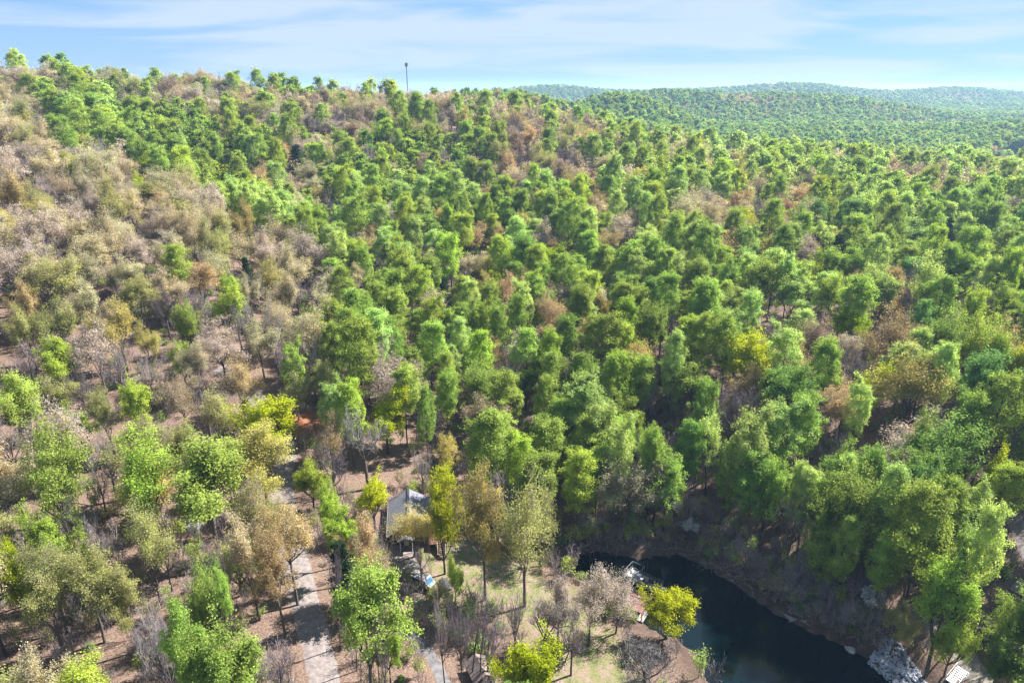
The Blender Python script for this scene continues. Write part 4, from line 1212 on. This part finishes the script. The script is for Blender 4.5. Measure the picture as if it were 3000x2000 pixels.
gw = root('gangway', tuple(g0), rz, 'bluish grey gangway sloping from the small dock to the bank', 'gangway')
for i in range(int(Lg / .3)): MB().box((i * .3 + .15, 0, (g1[2] - g0[2]) * (i * .3) / Lg), (.27, 1.05, .06)).build('plank', mat('blue_grey_boards', (0.30, 0.34, 0.38), .8, .2, 2) if i == 0 else bpy.data.materials['blue_grey_boards'], gw)
for s in (-1, 1): MB().bar((0, s * .55, 0), (Lg, s * .55, g1[2] - g0[2]), .06, k=4).build('side_beam', M_GREYL, gw)
def stairs(name, u0, v0, u1, v1, n, wd, m, m2, label, rail=False):
    a, b = pxg(u0, v0, .2), pxg(u1, v1, .25); dv = b - a; rz = math.atan2(dv[1], dv[0]); L = float(np.hypot(*dv[:2]))
    r = root(name, tuple(a), rz, label, 'stairs')
    for i in range(n): MB().box((L * (i + .5) / n, 0, dv[2] * (i + .5) / n), (L / n * .72, wd, .09)).build('step', m, r)
    for s in (-1, 1):
        MB().bar((0, s * wd / 2, -.05), (L, s * wd / 2, dv[2] - .05), .08, k=4).build('stringer', m2, r)
        if rail:
            MB().bar((0, s * wd / 2, .95), (L, s * wd / 2, dv[2] + .95), .05, k=4).build('handrail', m, r)
            for i in range(4): MB().bar((L * i / 3, s * wd / 2, -.2), (L * i / 3, s * wd / 2, .95 + dv[2] * i / 3), .05, k=4).build('baluster', m, r)
    return r
stairs('timber_steps', 2376, 1774, 2426, 1722, 18, 1.3, M_GREY, M_WALL, 'steep dark timber steps climbing the shaded bank from the gangway')
stairs('white_stairs', 2787, 2003, 2822, 1962, 9, 1.9, M_WHITE, M_WHITE, 'white painted stairs between the stone bank and the gravel yard', True)
stairs('yard_steps', 2972, 1733, 3003, 1702, 9, 1.8, M_GREYL, M_GREY, 'pale timber steps uphill of the low brown shed')
# timber sleepers edging the path beside the dock steps
# radio mast on the ridge
mY = 640.0; bm = (1000 - 183) / FPX; dz_ = -ST + bm * CT; dy_ = CT + bm * ST; tt = mY / dy_; mX = (1190 - 1500) / FPX * tt; mT = CAMZ + dz_ * tt; mB = gz(mX, mY)
ms = root('radio_mast', (mX, mY, mB), 0, 'slim grey radio mast rising above the ridge line', 'mast'); mark('radio mast', (mX, mY, mT))
Hm = mT - mB
MB().bar((0, 0, -1), (0, 0, Hm - .5), .5, .3, k=10).build('pole', mat('mast_grey', (0.20, 0.21, 0.23), .5, .1), ms)
MB().bar((0, 0, Hm - 3.4), (0, 0, Hm - 3.1), 1.1, k=12).build('platform', M_STEEL, ms)
for i in range(6): MB().box((1.2 * math.cos(i * PI / 3), 1.2 * math.sin(i * PI / 3), Hm - 1.9), (.3, .4, 2.8), i * PI / 3).build('antenna_panel', M_STEEL, ms)
MB().bar((0, 0, Hm - .6), (0, 0, Hm + 1.6), .06).build('lightning_rod', M_STEEL, ms)

# far houses
def house(name, u, v, wx, wy, h, rise, rz, label, roofm=M_ROOF):
    p = pxg(u, v); r = root(name, tuple(p), rz, label, 'house'); mark(label, p)
    MB().box((0, 0, h / 2 - .5), (wx, wy, h + 1)).build('wall', M_WHITE, r)
    for s in (-1, 1): MB().hexa([(-wx / 2 - .5, 0, h + rise), (wx / 2 + .5, 0, h + rise), (wx / 2 + .5, s * (wy / 2 + .5), h - .2), (-wx / 2 - .5, s * (wy / 2 + .5), h - .2)], [(-wx / 2 - .5, s * .01, h + rise + .15), (wx / 2 + .5, s * .01, h + rise + .15), (wx / 2 + .5, s * (wy / 2 + .5), h), (-wx / 2 - .5, s * (wy / 2 + .5), h)]).build('roof_slope', roofm, r)
    for x_ in (-wx / 4, wx / 4): MB().box((x_, -wy / 2 - .03, h * .55), (1.4, .08, 1.3)).build('window', M_GLASS, r)
    MB().box((0, -wy / 2 - .04, 1.05), (1, .08, 2.1)).build('door', M_DARK, r)
house('white_house', 2744, 655, 11, 7, 5, 2, rad(10), 'white house showing between oaks on the far hillside', mat('pale_metal', (.6, .6, .6), .5, .1))
house('valley_house', 2868, 487, 11, 7, 4, 2.2, rad(-5), 'small white house at the edge of the far field')

# fallen logs, boulders, a shrub
def log(u0, v0, u1, v1, r, label, m=BARK, bent=.25):
    a, b = pxg(u0, v0, r * .6), pxg(u1, v1, r * .6); rsq = np.random.RandomState(int(u0))
    o = root('fallen_log', tuple(a), 0, label, 'log', 'fallen logs round the cove')
    n = 6; pts = [(b - a) * i / n + (rsq.normal(size=3) * bent * np.array([1, 1, .2]) if 0 < i < n else 0) for i in range(n + 1)]
    v, q = tubes(np.array([[*pts[i], *pts[i + 1], r * (1 - .5 * i / n), r * (1 - .5 * (i + 1) / n)] for i in range(n)]), 7)
    tk = link(bpy.data.objects.new('trunk', mesh_np('trunk', v, q, mats=[m], smooth=True))); tk.parent = o
    sg = []
    for i in range(9):
        p, d = along(pts, rsq.uniform(.35, 1)); e = rsq.normal(size=3); e[2] = abs(e[2]) * .7; sg.append([*p, *(p + e * rsq.uniform(.5, 1.3)), .05, .02])
    v, q = tubes(np.array(sg), 4); tk = link(bpy.data.objects.new('branches', mesh_np('branches', v, q, mats=[TWIG]))); tk.parent = o
log(1768, 1572, 1815, 1599, .22, 'dark fallen log on the mud above the cove tip')
log(1753, 1576, 1696, 1609, .2, 'fallen log lying across the clay slope beside the cove tip', TWIG)
log(1670, 1580, 1683, 1594, .2, 'short pale fallen log high on the clay slope', TWIG_W)
log(1830, 1592, 1886, 1582, .18, 'thin fallen log half buried in brush at the cove head')
log(1958, 1601, 2024, 1580, .2, 'long fallen log pointing up the shaded ravine', BARK_D)
log(2049, 1611, 2105, 1622, .13, 'slender pale pole lying along the shaded shore', TWIG_W)
log(2518, 1192, 2556, 1211, .28, 'bleached fallen trunk in the clay clearing', TWIG_W)
log(2470, 1196, 2500, 1186, .25, 'second bleached trunk at the clay clearing, beside the leafless tree', TWIG_W)
log(2346, 1816, 2361, 1825, .14, 'short timber log afloat beside the small dock', TWIG_W, .05)
log(2290, 1700, 2330, 1745, .13, 'grey fallen log on the bank above the small dock', TWIG)
def stone_mesh(seed, sub=1):
    import bmesh
    bmx = bmesh.new(); bmesh.ops.create_icosphere(bmx, subdivisions=sub, radius=.5); rsq = np.random.RandomState(seed)
    for vx in bmx.verts: vx.co *= rsq.uniform(.72, 1.15); vx.co.z *= .65
    me = bpy.data.meshes.new('boulder'); bmx.to_mesh(me); bmx.free(); return me
sm = [stone_mesh(i, 2) for i in range(4)]
for m_ in sm: m_.materials.append(M_STONE)
for i, (u, v, s, l) in enumerate(((1328, 1613, .8, 'palest boulder of the white heap on the lawn'), (1338, 1608, .9, 'largest boulder of the white heap on the lawn'), (1346, 1614, .7, 'small boulder at the cove end of the white heap on the lawn'), (1336, 1618, .6, 'low boulder at the front of the white heap on the lawn'),
                                   (1843, 1577, 1.5, 'bluish white boulder in the brush at the cove head'), (1690, 1796, 1.3, 'flat white boulder on the lawn bank behind the boathouse'), (1735, 1797, 1.0, 'pale boulder beside the boathouse'), (2490, 1906, 1.8, 'pale blue-grey boulder in the shallows off the stone bank'))):
    p = pxg(u, v); o = link(bpy.data.objects.new('boulder', sm[i % 4])); o.location = (p[0], p[1], max(p[2], -.1) + .1 * s); o.scale = (s * 1.2, s, s * .9); o.rotation_euler = (0, 0, i * 1.7)
    tag(o, l, 'boulder', 'boulders round the cabin and the cove')
RIP = np.array([px(u, v, .6)[:2] for u, v in ((2538, 1930), (2590, 1890), (2616, 1902), (2690, 1980), (2740, 2040), (2690, 2060), (2620, 1998))])
rsq = np.random.RandomState(11); vs, qs, c = [], [], 0
base = np.array([v.co[:] for v in stone_mesh(9).vertices]); bt = np.array([p.vertices[:] for p in stone_mesh(9).polygons])
x0, y0 = RIP.min(0); x1, y1 = RIP.max(0)
while c < 1150:
    x, y = rsq.uniform(x0, x1), rsq.uniform(y0, y1)
    if not inpoly(RIP, np.array([x]), np.array([y]))[0]: continue
    s = rsq.uniform(.28, .75); an = rsq.uniform(0, 6.28); R_ = np.array([[math.cos(an), -math.sin(an), 0], [math.sin(an), math.cos(an), 0], [0, 0, 1]])
    vs.append((base * rsq.uniform(.8, 1.2, base.shape)) @ R_.T * s + np.array([x, y, max(gz(x, y), -.15) + s * rsq.uniform(0, .3)])); qs.append(bt + c * len(base)); c += 1
rip = link(bpy.data.objects.new('riprap', mesh_np('riprap', np.concatenate(vs), tris=np.concatenate(qs), mats=[mat('blue_white_stone', (.47, .49, .55), .8, .5, 1.2, .2)])))
tag(rip, 'bank of loose bluish white stones at the water edge', 'stones', kind='stuff')
# small clipped evergreen on the lawn
def bush(u, v, r, h, col, label, name='shrub', cat='shrub'):
    p = pxg(u, v); rsq = np.random.RandomState(int(u)); n = 1400
    d = rsq.normal(size=(n, 3)); d /= np.linalg.norm(d, axis=1, keepdims=True); cen = d * rsq.uniform(.55, 1, (n, 1)) ** .5 * np.array([r, r, h / 2]) + np.array([0, 0, h / 2])
    cen[:, :2] *= (1.15 - .5 * cen[:, 2:] / h)
    v_, q_, var = leaves(cen, .13, rsq, d)
    o = root(name, tuple(p), 0, label, cat)
    f = link(bpy.data.objects.new('foliage', mesh_np('foliage', v_, q_, mats=[LM[col]], attrs={'var': var}))); f.parent = o
    MB().bar((0, 0, -.2), (0, 0, h * .6), .06).build('stem', BARK_D, o)
bush(1425, 1945, .8, 2.0, 'G3', 'small round green shrub on the lawn beside the brown shed')
bush(1143, 1628, .5, .9, 'G1', 'bright green shrub at the edge of the gravel pad')
bush(1175, 1995, .6, 1.2, 'G3', 'dark green shrub beside the paved path')
bush(1835, 1572, 1.0, 1.6, 'G3', 'green shrub in the brush at the cove head')
bush(1868, 1545, 1.1, 1.8, 'G1', 'yellowish green shrub at the mouth of the ravine')

# ------------------------------------------------------------------ trees one by one
for o in ('mark',): pass
mark('cove tip', px(1700, 1640, 0)); mark('clay patch beside the gravel road', pxg(895, 1245))
HLAB = {(190, 445): 'lime-yellow maple on the crest of the bare hillside', (410, 450): 'flat lime-yellow maple at the edge of the hollow', (185, 360): 'lime maple high in the side valley', (235, 395): 'lime maple among olive oaks on the crest',
        (905, 470): 'big cream oak dome among the upper poplars', (860, 425): 'dark pine among the upper poplars', (800, 200): 'reddish brown oak on the ridge line', (200, 160): 'deep round poplar on the highest skyline',
        (1720, 350): 'golden oak on the shoulder of the ridge', (1805, 365): 'lime-yellow maple on the shoulder of the ridge', (1500, 370): 'reddish brown oak on the open ridge flank', (1300, 430): 'wide leafless tree halfway up the ridge flank',
        (1085, 230): 'bright poplar on the skyline beside the radio mast', (480, 360): 'large fresh poplar on the middle ridge flank', (262, 275): 'tall poplar clump high on the ridge flank', (1440, 395): 'fresh poplar alone among brown oaks',
        (2795, 640): 'dark conical pine near the far white house', (2305, 665): 'deep green poplar above the dark pine', (2925, 726): 'yellow-green maple low on the far hillside', (2600, 782): 'broad pale green tree on the far hillside',
        (1768, 936): 'fresh poplar on the ravine shoulder', (1254, 950): 'fresh poplar in mid hollow', (1116, 828): 'fresh poplar pair at the hollow bend', (885, 660): 'wide pinkish grey oak overhanging the hollow',
        (513, 715): 'lone fresh green poplar among the pale oaks', (532, 890): 'lone green maple on the bare hillside', (150, 998): 'yellow-green tree on the bare hillside', (125, 750): 'wide olive oak on the upper bare hillside',
        (2200, 857): 'pale green poplar above the brilliant maple', (2775, 820): 'fresh poplar behind the orange-tan dome', (2067, 930): 'fresh poplar on the far ravine edge', (45, 1088): 'fresh green tree on the bare slope'}
for t_ in solo:
    if t_['hand'] and not t_['label'] and (int(t_['u0'] if 'u0' in t_ else t_['u']), int(t_['v'])) in HLAB: t_['label'] = HLAB[(int(t_['u0'] if 'u0' in t_ else t_['u']), int(t_['v']))]
PREP = set('above beside behind below under over among between near at in on with whose against towards from facing barely leaning hiding screening wedged touching next coming overhanging where rising of'.split())
def nick(l):
    w = l.split(); k = 0
    for i, x in enumerate(w):
        if i > 2 and x in PREP:
            k += 1
            if k == 2: return ' '.join(w[:i])
    return ' '.join(w[:9])
nicks = {}
for t_ in solo:
    if t_['label']: nicks.setdefault(nick(t_['label']), []).append(t_)
for k, L in nicks.items():
    for t_ in L: LAND.append((k if len(L) == 1 else ' '.join(t_['label'].split()[:9]), np.array([t_['x'], t_['y'], t_['z'] + t_['h'] * .7])))
LPX = np.array([proj(*p)[:2] for _, p in LAND]); LXY = np.array([p[:2] for _, p in LAND])
COVE = px(1700, 1640, 0)[:2]
def sizeword(t_):
    H0, R0 = DEFH[t_['kind']]; a = t_['h'] / H0; r = t_['w'] / t_['h'] / (2 * R0 / H0)
    return 'broad' if r > 1.22 else 'slim' if r < .84 else 'tall' if a > 1.03 else 'short' if a < .86 else 'medium'
used = {}
def words_for(t_, rank, full):
    uv = np.array(proj(t_['x'], t_['y'], t_['z'] + t_['h'] * .7)[:2]); d = np.hypot(*(LPX - uv).T)
    i = int(np.argsort(d)[rank]); ph = LAND[i][0]
    rel = np.array([t_['x'], t_['y']]) - LXY[i]; dist = float(np.hypot(*rel)); nc = dist / 8.5
    dr = math.hypot(t_['x'], t_['y']) - math.hypot(*LXY[i])
    near = 'touching' if nc < .9 else 'close' if nc < 2 else 'two crowns' if nc < 3 else 'three crowns' if nc < 4 else 'four crowns' if nc < 5 else 'far'
    cove = 'on its cove side' if np.hypot(*(np.array([t_['x'], t_['y']]) - COVE)) < np.hypot(*(LXY[i] - COVE)) else 'on its inland side'
    pos = 'behind' if dr > .45 * dist else 'in front of' if dr < -.45 * dist else 'beside'
    colr = 'grey' if t_['kind'] == 'bare' else LC[t_['col']][0]
    near2 = {'touching': '', 'close': 'close ', 'far': 'well '}.get(near, near + ' ')
    s_ = f"{sizeword(t_)} {colr} {WORD[t_['kind']]} {near2}{pos} the {ph}"
    if near == 'touching': s_ = f"{sizeword(t_)} {colr} {WORD[t_['kind']]} right {pos} the {ph}"
    if full and len(s_.split()) <= 12: s_ += ', ' + cove
    return s_
for t_ in solo:
    if t_['label']: used[t_['label']] = 1
for t_ in solo:
    if t_['label']: continue
    best = None
    for rank in range(min(8, len(LAND))):
        for full in (False, True):
            l = words_for(t_, rank, full)
            if len(l.replace('-', ' ').split()) <= 16 and l not in used: best = l; break
        if best: break
    if not best: best = ' '.join(words_for(t_, 0, False).split()[:16])
    used[best] = used.get(best, 0) + 1
    t_['label'] = best
GRP = {'poplar': 'poplars of the hollow and the ridges', 'oak': 'oaks coming into leaf', 'maple': 'lime and yellow maples', 'green': 'big leafed-out trees', 'bare': 'leafless trees', 'pine': 'dark pines', 'dogwood': 'white dogwoods'}
rsq = np.random.RandomState(5)
TWB = [TWIG, TWIG_P, TWIG_P, TWIG]
for t_ in solo:
    k = t_['kind']; L = PROTO[k]
    pr_ = L[t_['pi'] if t_.get('pi') is not None and k == 'poplar' else rsq.randint(len(L))]
    o = bpy.data.objects.new(NAME[k], None); C.objects.link(o); o.empty_display_size = 1
    o.location = (t_['x'], t_['y'], t_['z']); o.rotation_euler = (rsq.normal() * .03, rsq.normal() * .03, rsq.uniform(0, 6.28))
    s_ = t_['w'] / (2 * pr_['R']) * (1.0 if k in ('poplar', 'pine') else 1.02)
    o.scale = (s_ * rsq.uniform(.86, 1.15), s_ * rsq.uniform(.86, 1.15), t_['h'] / pr_['H'])
    tag(o, t_['label'], 'tree', GRP[k])
    a = bpy.data.objects.new('trunk', pr_['trunk']); C.objects.link(a); a.parent = o
    b_ = bpy.data.objects.new('crown', pr_['crown']); C.objects.link(b_); b_.parent = o
    ms_ = b_.material_slots[0]; ms_.link = 'OBJECT'
    ms_.material = (TWIG_W if 'pale' in t_['label'] or 'dead' in t_['label'] else TWB[rsq.randint(4)]) if k == 'bare' else LM[t_['col']]

# ------------------------------------------------------------------ the wood beyond: instanced, one object
SRC = bpy.data.collections.new('wood_shapes')       # never linked to the scene
UND = bpy.data.collections.new('undergrowth_shapes')
def joined(name, pr_, lm):
    """trunk and crown as one mesh, for the far wood"""
    va, vb = pr_['trunk'], pr_['crown']
    def arr(me):
        v = np.empty(len(me.vertices) * 3, np.float32); me.vertices.foreach_get('co', v)
        q = np.empty(len(me.loops), np.int32); me.loops.foreach_get('vertex_index', q); return v.reshape(-1, 3), q.reshape(-1, 4)
    v1, q1 = arr(va); v2_, q2 = arr(vb)
    var = np.zeros(len(v1) + len(v2_)); 
    if 'var' in vb.attributes:
        x = np.empty(len(v2_), np.float32); vb.attributes['var'].data.foreach_get('value', x); var[len(v1):] = x
    return mesh_np(name, np.concatenate([v1, v2_]), np.concatenate([q1, q2 + len(v1)]), mats=[BARK_D, lm], mat_idx=np.r_[np.zeros(len(q1)), np.ones(len(q2))], attrs={'var': var})
shapes = {}; cnt = 0
def shape_id(coll, key, me, lm):
    """an object in the unlinked collection for this mesh and leaf colour"""
    global cnt
    if key in shapes: return shapes[key]
    o = bpy.data.objects.new('shape_%04d' % cnt, me); coll.objects.link(o)
    if lm: s_ = o.material_slots[1]; s_.link = 'OBJECT'; s_.material = lm
    shapes[key] = len(coll.objects) - 1; cnt += 1
    return shapes[key]
JM = {k: [joined(k, p_, TWIG_P if 'bare' in k else LM['G1']) for p_ in PROTO[k]] for k in PROTO}
KMAP = {'poplar': 'far_poplar', 'oak': 'far_oak', 'green': 'far_oak', 'maple': 'far_oak', 'bare': 'far_bare', 'pine': 'far_pine', 'dogwood': 'far_oak'}
pts_, idx_, rot_, scl_ = [], [], [], []
rsq = np.random.RandomState(21)
def add_inst(x, y, z, kind, col, h, w, key):
    i = rsq.randint(len(PROTO[key])); p_ = PROTO[key][i]
    lm = None if p_['bare'] else LM[col]
    idx_.append(shape_id(SRC, (key, i, col), JM[key][i], lm)); pts_.append((x, y, z)); rot_.append(rsq.uniform(0, 6.28))
    scl_.append((w / (2 * p_['R']), w / (2 * p_['R']), h / p_['H']))
for t_ in mass:
    D = math.hypot(t_['x'], t_['y'])
    key = t_['kind'] if D < 330 else KMAP[t_['kind']]
    add_inst(t_['x'], t_['y'], t_['z'], t_['kind'], t_['col'], t_['h'], t_['w'], key)
# far stands
r_ = 930.0
FK = [('poplar', 'G1'), ('poplar', 'G4'), ('poplar', 'G3'), ('poplar', 'GP'), ('oak', 'or'), ('oak', 'ta'), ('oak', 'ol'), ('oak', 'br'), ('bare', '-')]
FW = np.array([4, 3.5, 3, 2.4, 1.2, 1.3, 1.2, .9, 1.6]); FW /= FW.sum()
fx, fy, fs = [], [], []
while r_ < 4300:
    st = 10.5 if r_ < 1500 else 12.5 if r_ < 2300 else 16.0
    n = int(2 * 0.80 * r_ / st); a0 = np.linspace(-.80 if r_ < 1100 else -.45, .80, n)
    fx.append((r_ + rsq.uniform(-.5, .5, n) * st) * np.sin(a0 + rsq.uniform(-.5, .5, n) * st / r_)); fy.append((r_ + rsq.uniform(-.5, .5, n) * st) * np.cos(a0)); fs.append(np.full(n, st / 8.0)); r_ += st
fx, fy, fs = np.concatenate(fx), np.concatenate(fy), np.concatenate(fs)
inf = inpoly(FIELD, fx, fy); fx, fy, fs = fx[~inf], fy[~inf], fs[~inf]
fz = height(fx, fy)
pt_ = np.sin(fx / 95 + 1.8 * np.sin(fy / 140)) * np.sin(fy / 120 + 1.5 * np.sin(fx / 170)) + .25 * rsq.normal(size=len(fx))
wv = FW[None] * np.exp(np.outer(pt_, np.where(np.arange(len(FK)) < 4, 1.2, -1.2))); wv /= wv.sum(1, keepdims=True)
ch = (np.cumsum(wv, 1) < rsq.uniform(size=(len(fx), 1))).sum(1).clip(0, len(FK) - 1)
for x, y, z, c_, s_ in zip(fx, fy, fz, ch, fs):
    k, col_ = FK[c_]; H0, R0 = DEFH[k]; q_ = rsq.uniform(.8, 1.15)
    add_inst(x, y, z, k, col_, H0 * q_ * (.72 + .16 * s_), 2 * R0 * rsq.uniform(.85, 1.2) * s_ ** .8, KMAP[k])
print('far wood', len(fx), 'instances', len(pts_), 'shapes', len(SRC.objects))
def scatter(name, coll, P_, I_, R_, S_, label, cat):
    me = bpy.data.meshes.new(name); me.vertices.add(len(P_)); me.vertices.foreach_set('co', np.asarray(P_, np.float32).ravel())
    a = me.attributes.new('pick', 'INT', 'POINT'); a.data.foreach_set('value', np.asarray(I_, np.int32))
    a = me.attributes.new('turn', 'FLOAT_VECTOR', 'POINT'); a.data.foreach_set('vector', np.stack([np.zeros(len(R_)), np.zeros(len(R_)), R_], -1).astype(np.float32).ravel())
    a = me.attributes.new('size', 'FLOAT_VECTOR', 'POINT'); a.data.foreach_set('vector', np.asarray(S_, np.float32).ravel())
    me.update()
    o = link(bpy.data.objects.new(name, me))
    g = bpy.data.node_groups.new(name, 'GeometryNodeTree')
    g.interface.new_socket('Geometry', in_out='INPUT', socket_type='NodeSocketGeometry'); g.interface.new_socket('Geometry', in_out='OUTPUT', socket_type='NodeSocketGeometry')
    gi, go = g.nodes.new('NodeGroupInput'), g.nodes.new('NodeGroupOutput')
    ip = g.nodes.new('GeometryNodeInstanceOnPoints'); ci = g.nodes.new('GeometryNodeCollectionInfo')
    ci.inputs['Collection'].default_value = coll; ci.inputs['Separate Children'].default_value = True; ci.inputs['Reset Children'].default_value = True
    def na(n_, dt):
        q_ = g.nodes.new('GeometryNodeInputNamedAttribute'); q_.data_type = dt; q_.inputs['Name'].default_value = n_; return [s_ for s_ in q_.outputs if s_.enabled][0]
    L_ = g.links.new
    L_(gi.outputs[0], ip.inputs['Points']); L_(ci.outputs[0], ip.inputs['Instance']); ip.inputs['Pick Instance'].default_value = True
    L_(na('pick', 'INT'), ip.inputs['Instance Index']); L_(na('turn', 'FLOAT_VECTOR'), ip.inputs['Rotation']); L_(na('size', 'FLOAT_VECTOR'), ip.inputs['Scale'])
    L_(ip.outputs[0], go.inputs[0])
    o.modifiers.new('scatter', 'NODES').node_group = g
    return tag(o, label, cat, kind='stuff')
scatter('forest', SRC, pts_, idx_, np.array(rot_), scl_, 'mixed spring forest rolling away over the ridges to the horizon', 'forest')

# ------------------------------------------------------------------ undergrowth: saplings and brush between the trunks
UP = []
def und(seed, leafy, H, R, col):
    g_ = spreading(seed, 420 if leafy else 0, .13, H=H, R=R, fork=.25, nl=5, kids=(5, 4, 3), lspread=.3)
    tr, br, cen, ls, od, rs_ = g_
    tr = tr.copy(); br = br.copy(); tr[:, 6:] *= .22; br[:, 6:] = np.maximum(br[:, 6:] * .5, .012)
    v1, q1 = tubes(np.concatenate([tr, br]), 3)
    if leafy: v2_, q2, var = leaves(cen, ls, rs_, od)
    else: v2_, q2, var = np.zeros((0, 3)), np.zeros((0, 4), int), np.zeros(0)
    me = mesh_np('sapling', np.concatenate([v1, v2_]), np.concatenate([q1, q2 + len(v1)]), mats=[TWIG if seed % 2 else TWIG_P, LM[col]], mat_idx=np.r_[np.zeros(len(q1)), np.ones(len(q2))], attrs={'var': np.r_[np.zeros(len(v1)), var]})
    o = bpy.data.objects.new('shape_%04d' % (5000 + len(UP)), me); UND.objects.link(o); UP.append(o)
for i, (lf, H, R, col_) in enumerate([(0, 6, 1.6, 'G1'), (0, 4, 1.6, 'G1'), (0, 8, 1.8, 'G1'), (1, 5, 1.5, 'G2'), (1, 3, 1.4, 'G1'), (1, 6, 1.8, 'ol'), (1, 2.0, 1.4, 'G3'), (0, 1.6, 1.6, 'G1')]): und(300 + i, lf, H, R, col_)
n = 9000
ux = rsq.uniform(-330, 330, n * 6); uy = rsq.uniform(66, 330, n * 6)
ok = (np.abs(ux) < uy * .80 + 18)
ux, uy = ux[ok], uy[ok]
ud = pdist(SHORE, ux, uy); ok = ~inpoly(SHORE, ux, uy) & (ud > 1) & ~inpoly(LAWN, ux, uy) & ~inpoly(PAD, ux, uy) & (pdist(ROADL, ux, uy, False) > 4.2) & (pdist(PATHL, ux, uy, False) > 2.2) & (pdist(YARD, ux, uy, False) > 3.4) & (pdist(LANE, ux, uy, False) > 3)
ok &= np.hypot(ux - HOUSE_C[0], uy - HOUSE_C[1]) > 8.5
clump = np.sin(ux / 11 + 2 * np.sin(uy / 17)) * np.sin(uy / 9 + 1.7 * np.sin(ux / 14)) + rsq.normal(size=len(ux)) * .6
ok &= clump > -.1
ux, uy = ux[ok][:n], uy[ok][:n]
bi = rsq.randint(0, len(BANK), 320); bo = np.abs(rsq.normal(size=320)) * 8 + .8
bx_, by_ = BANK[bi, 0] - bd[bi, 1] * bo, BANK[bi, 1] + bd[bi, 0] * bo
k_ = ~inpoly(SHORE, bx_, by_) & (pdist(YARD, bx_, by_, False) > 3.4); ux, uy = np.r_[ux, bx_[k_]], np.r_[uy, by_[k_]]
uz = height(ux, uy); q_ = rsq.uniform(.6, 1.25, len(ux))
scatter('undergrowth', UND, np.stack([ux, uy, uz - .1], -1), rsq.choice(len(UP), len(ux), p=[.2, .2, .1, .1, .09, .08, .08, .15]), rsq.uniform(0, 6.28, len(ux)), np.stack([q_, q_, q_], -1), 'thin saplings and brush between the tree trunks', 'undergrowth')
# brushwood heaped at the head of the cove
sg = []
for (u0, v0, u1, v1, nn) in ((1720, 1590, 1900, 1600, 110), (1950, 1600, 2280, 1745, 150), (2420, 1780, 2560, 1860, 90), (1650, 1600, 1720, 1640, 40)):
    for i in range(nn):
        f = rsq.uniform(); p = pxg(u0 + (u1 - u0) * f + rsq.normal() * 14, v0 + (v1 - v0) * f + rsq.normal() * 12 - 8, .1)
        d = rsq.normal(size=3); d[2] = abs(d[2]) * .35; d /= np.linalg.norm(d); L = rsq.uniform(.8, 3.2)
        sg.append([*p, *(p + d * L), .05, .015])
        for j in range(2):
            e = p + d * L * rsq.uniform(.3, .9); sg.append([*e, *(e + rsq.normal(size=3) * .45 + d * .5), .025, .01])
v_, q_ = tubes(np.array(sg), 4)
bw = link(bpy.data.objects.new('brushwood', mesh_np('brushwood', v_, q_, mats=[TWIG])))
tag(bw, 'grey tangled brushwood washed up along the shore', 'brushwood', kind='stuff')

# ------------------------------------------------------------------ haze
hz_ = MB().box((0, 9000, 60), (26000, 21000, 170)); HM = bpy.data.materials.new('haze'); HM.use_nodes = True
th = HM.node_tree; th.nodes.clear(); ho = th.nodes.new('ShaderNodeOutputMaterial'); hv = th.nodes.new('ShaderNodeVolumePrincipled')
hv.inputs['Color'].default_value = (0.42, 0.66, 1.0, 1); hv.inputs['Density'].default_value = 0.0001; hv.inputs['Anisotropy'].default_value = 0.2
th.links.new(hv.outputs[0], ho.inputs['Volume'])
if HAZE:
    hob = hz_.build('haze', HM); tag(hob, 'thin bluish air haze over the whole valley', 'haze', kind='stuff')
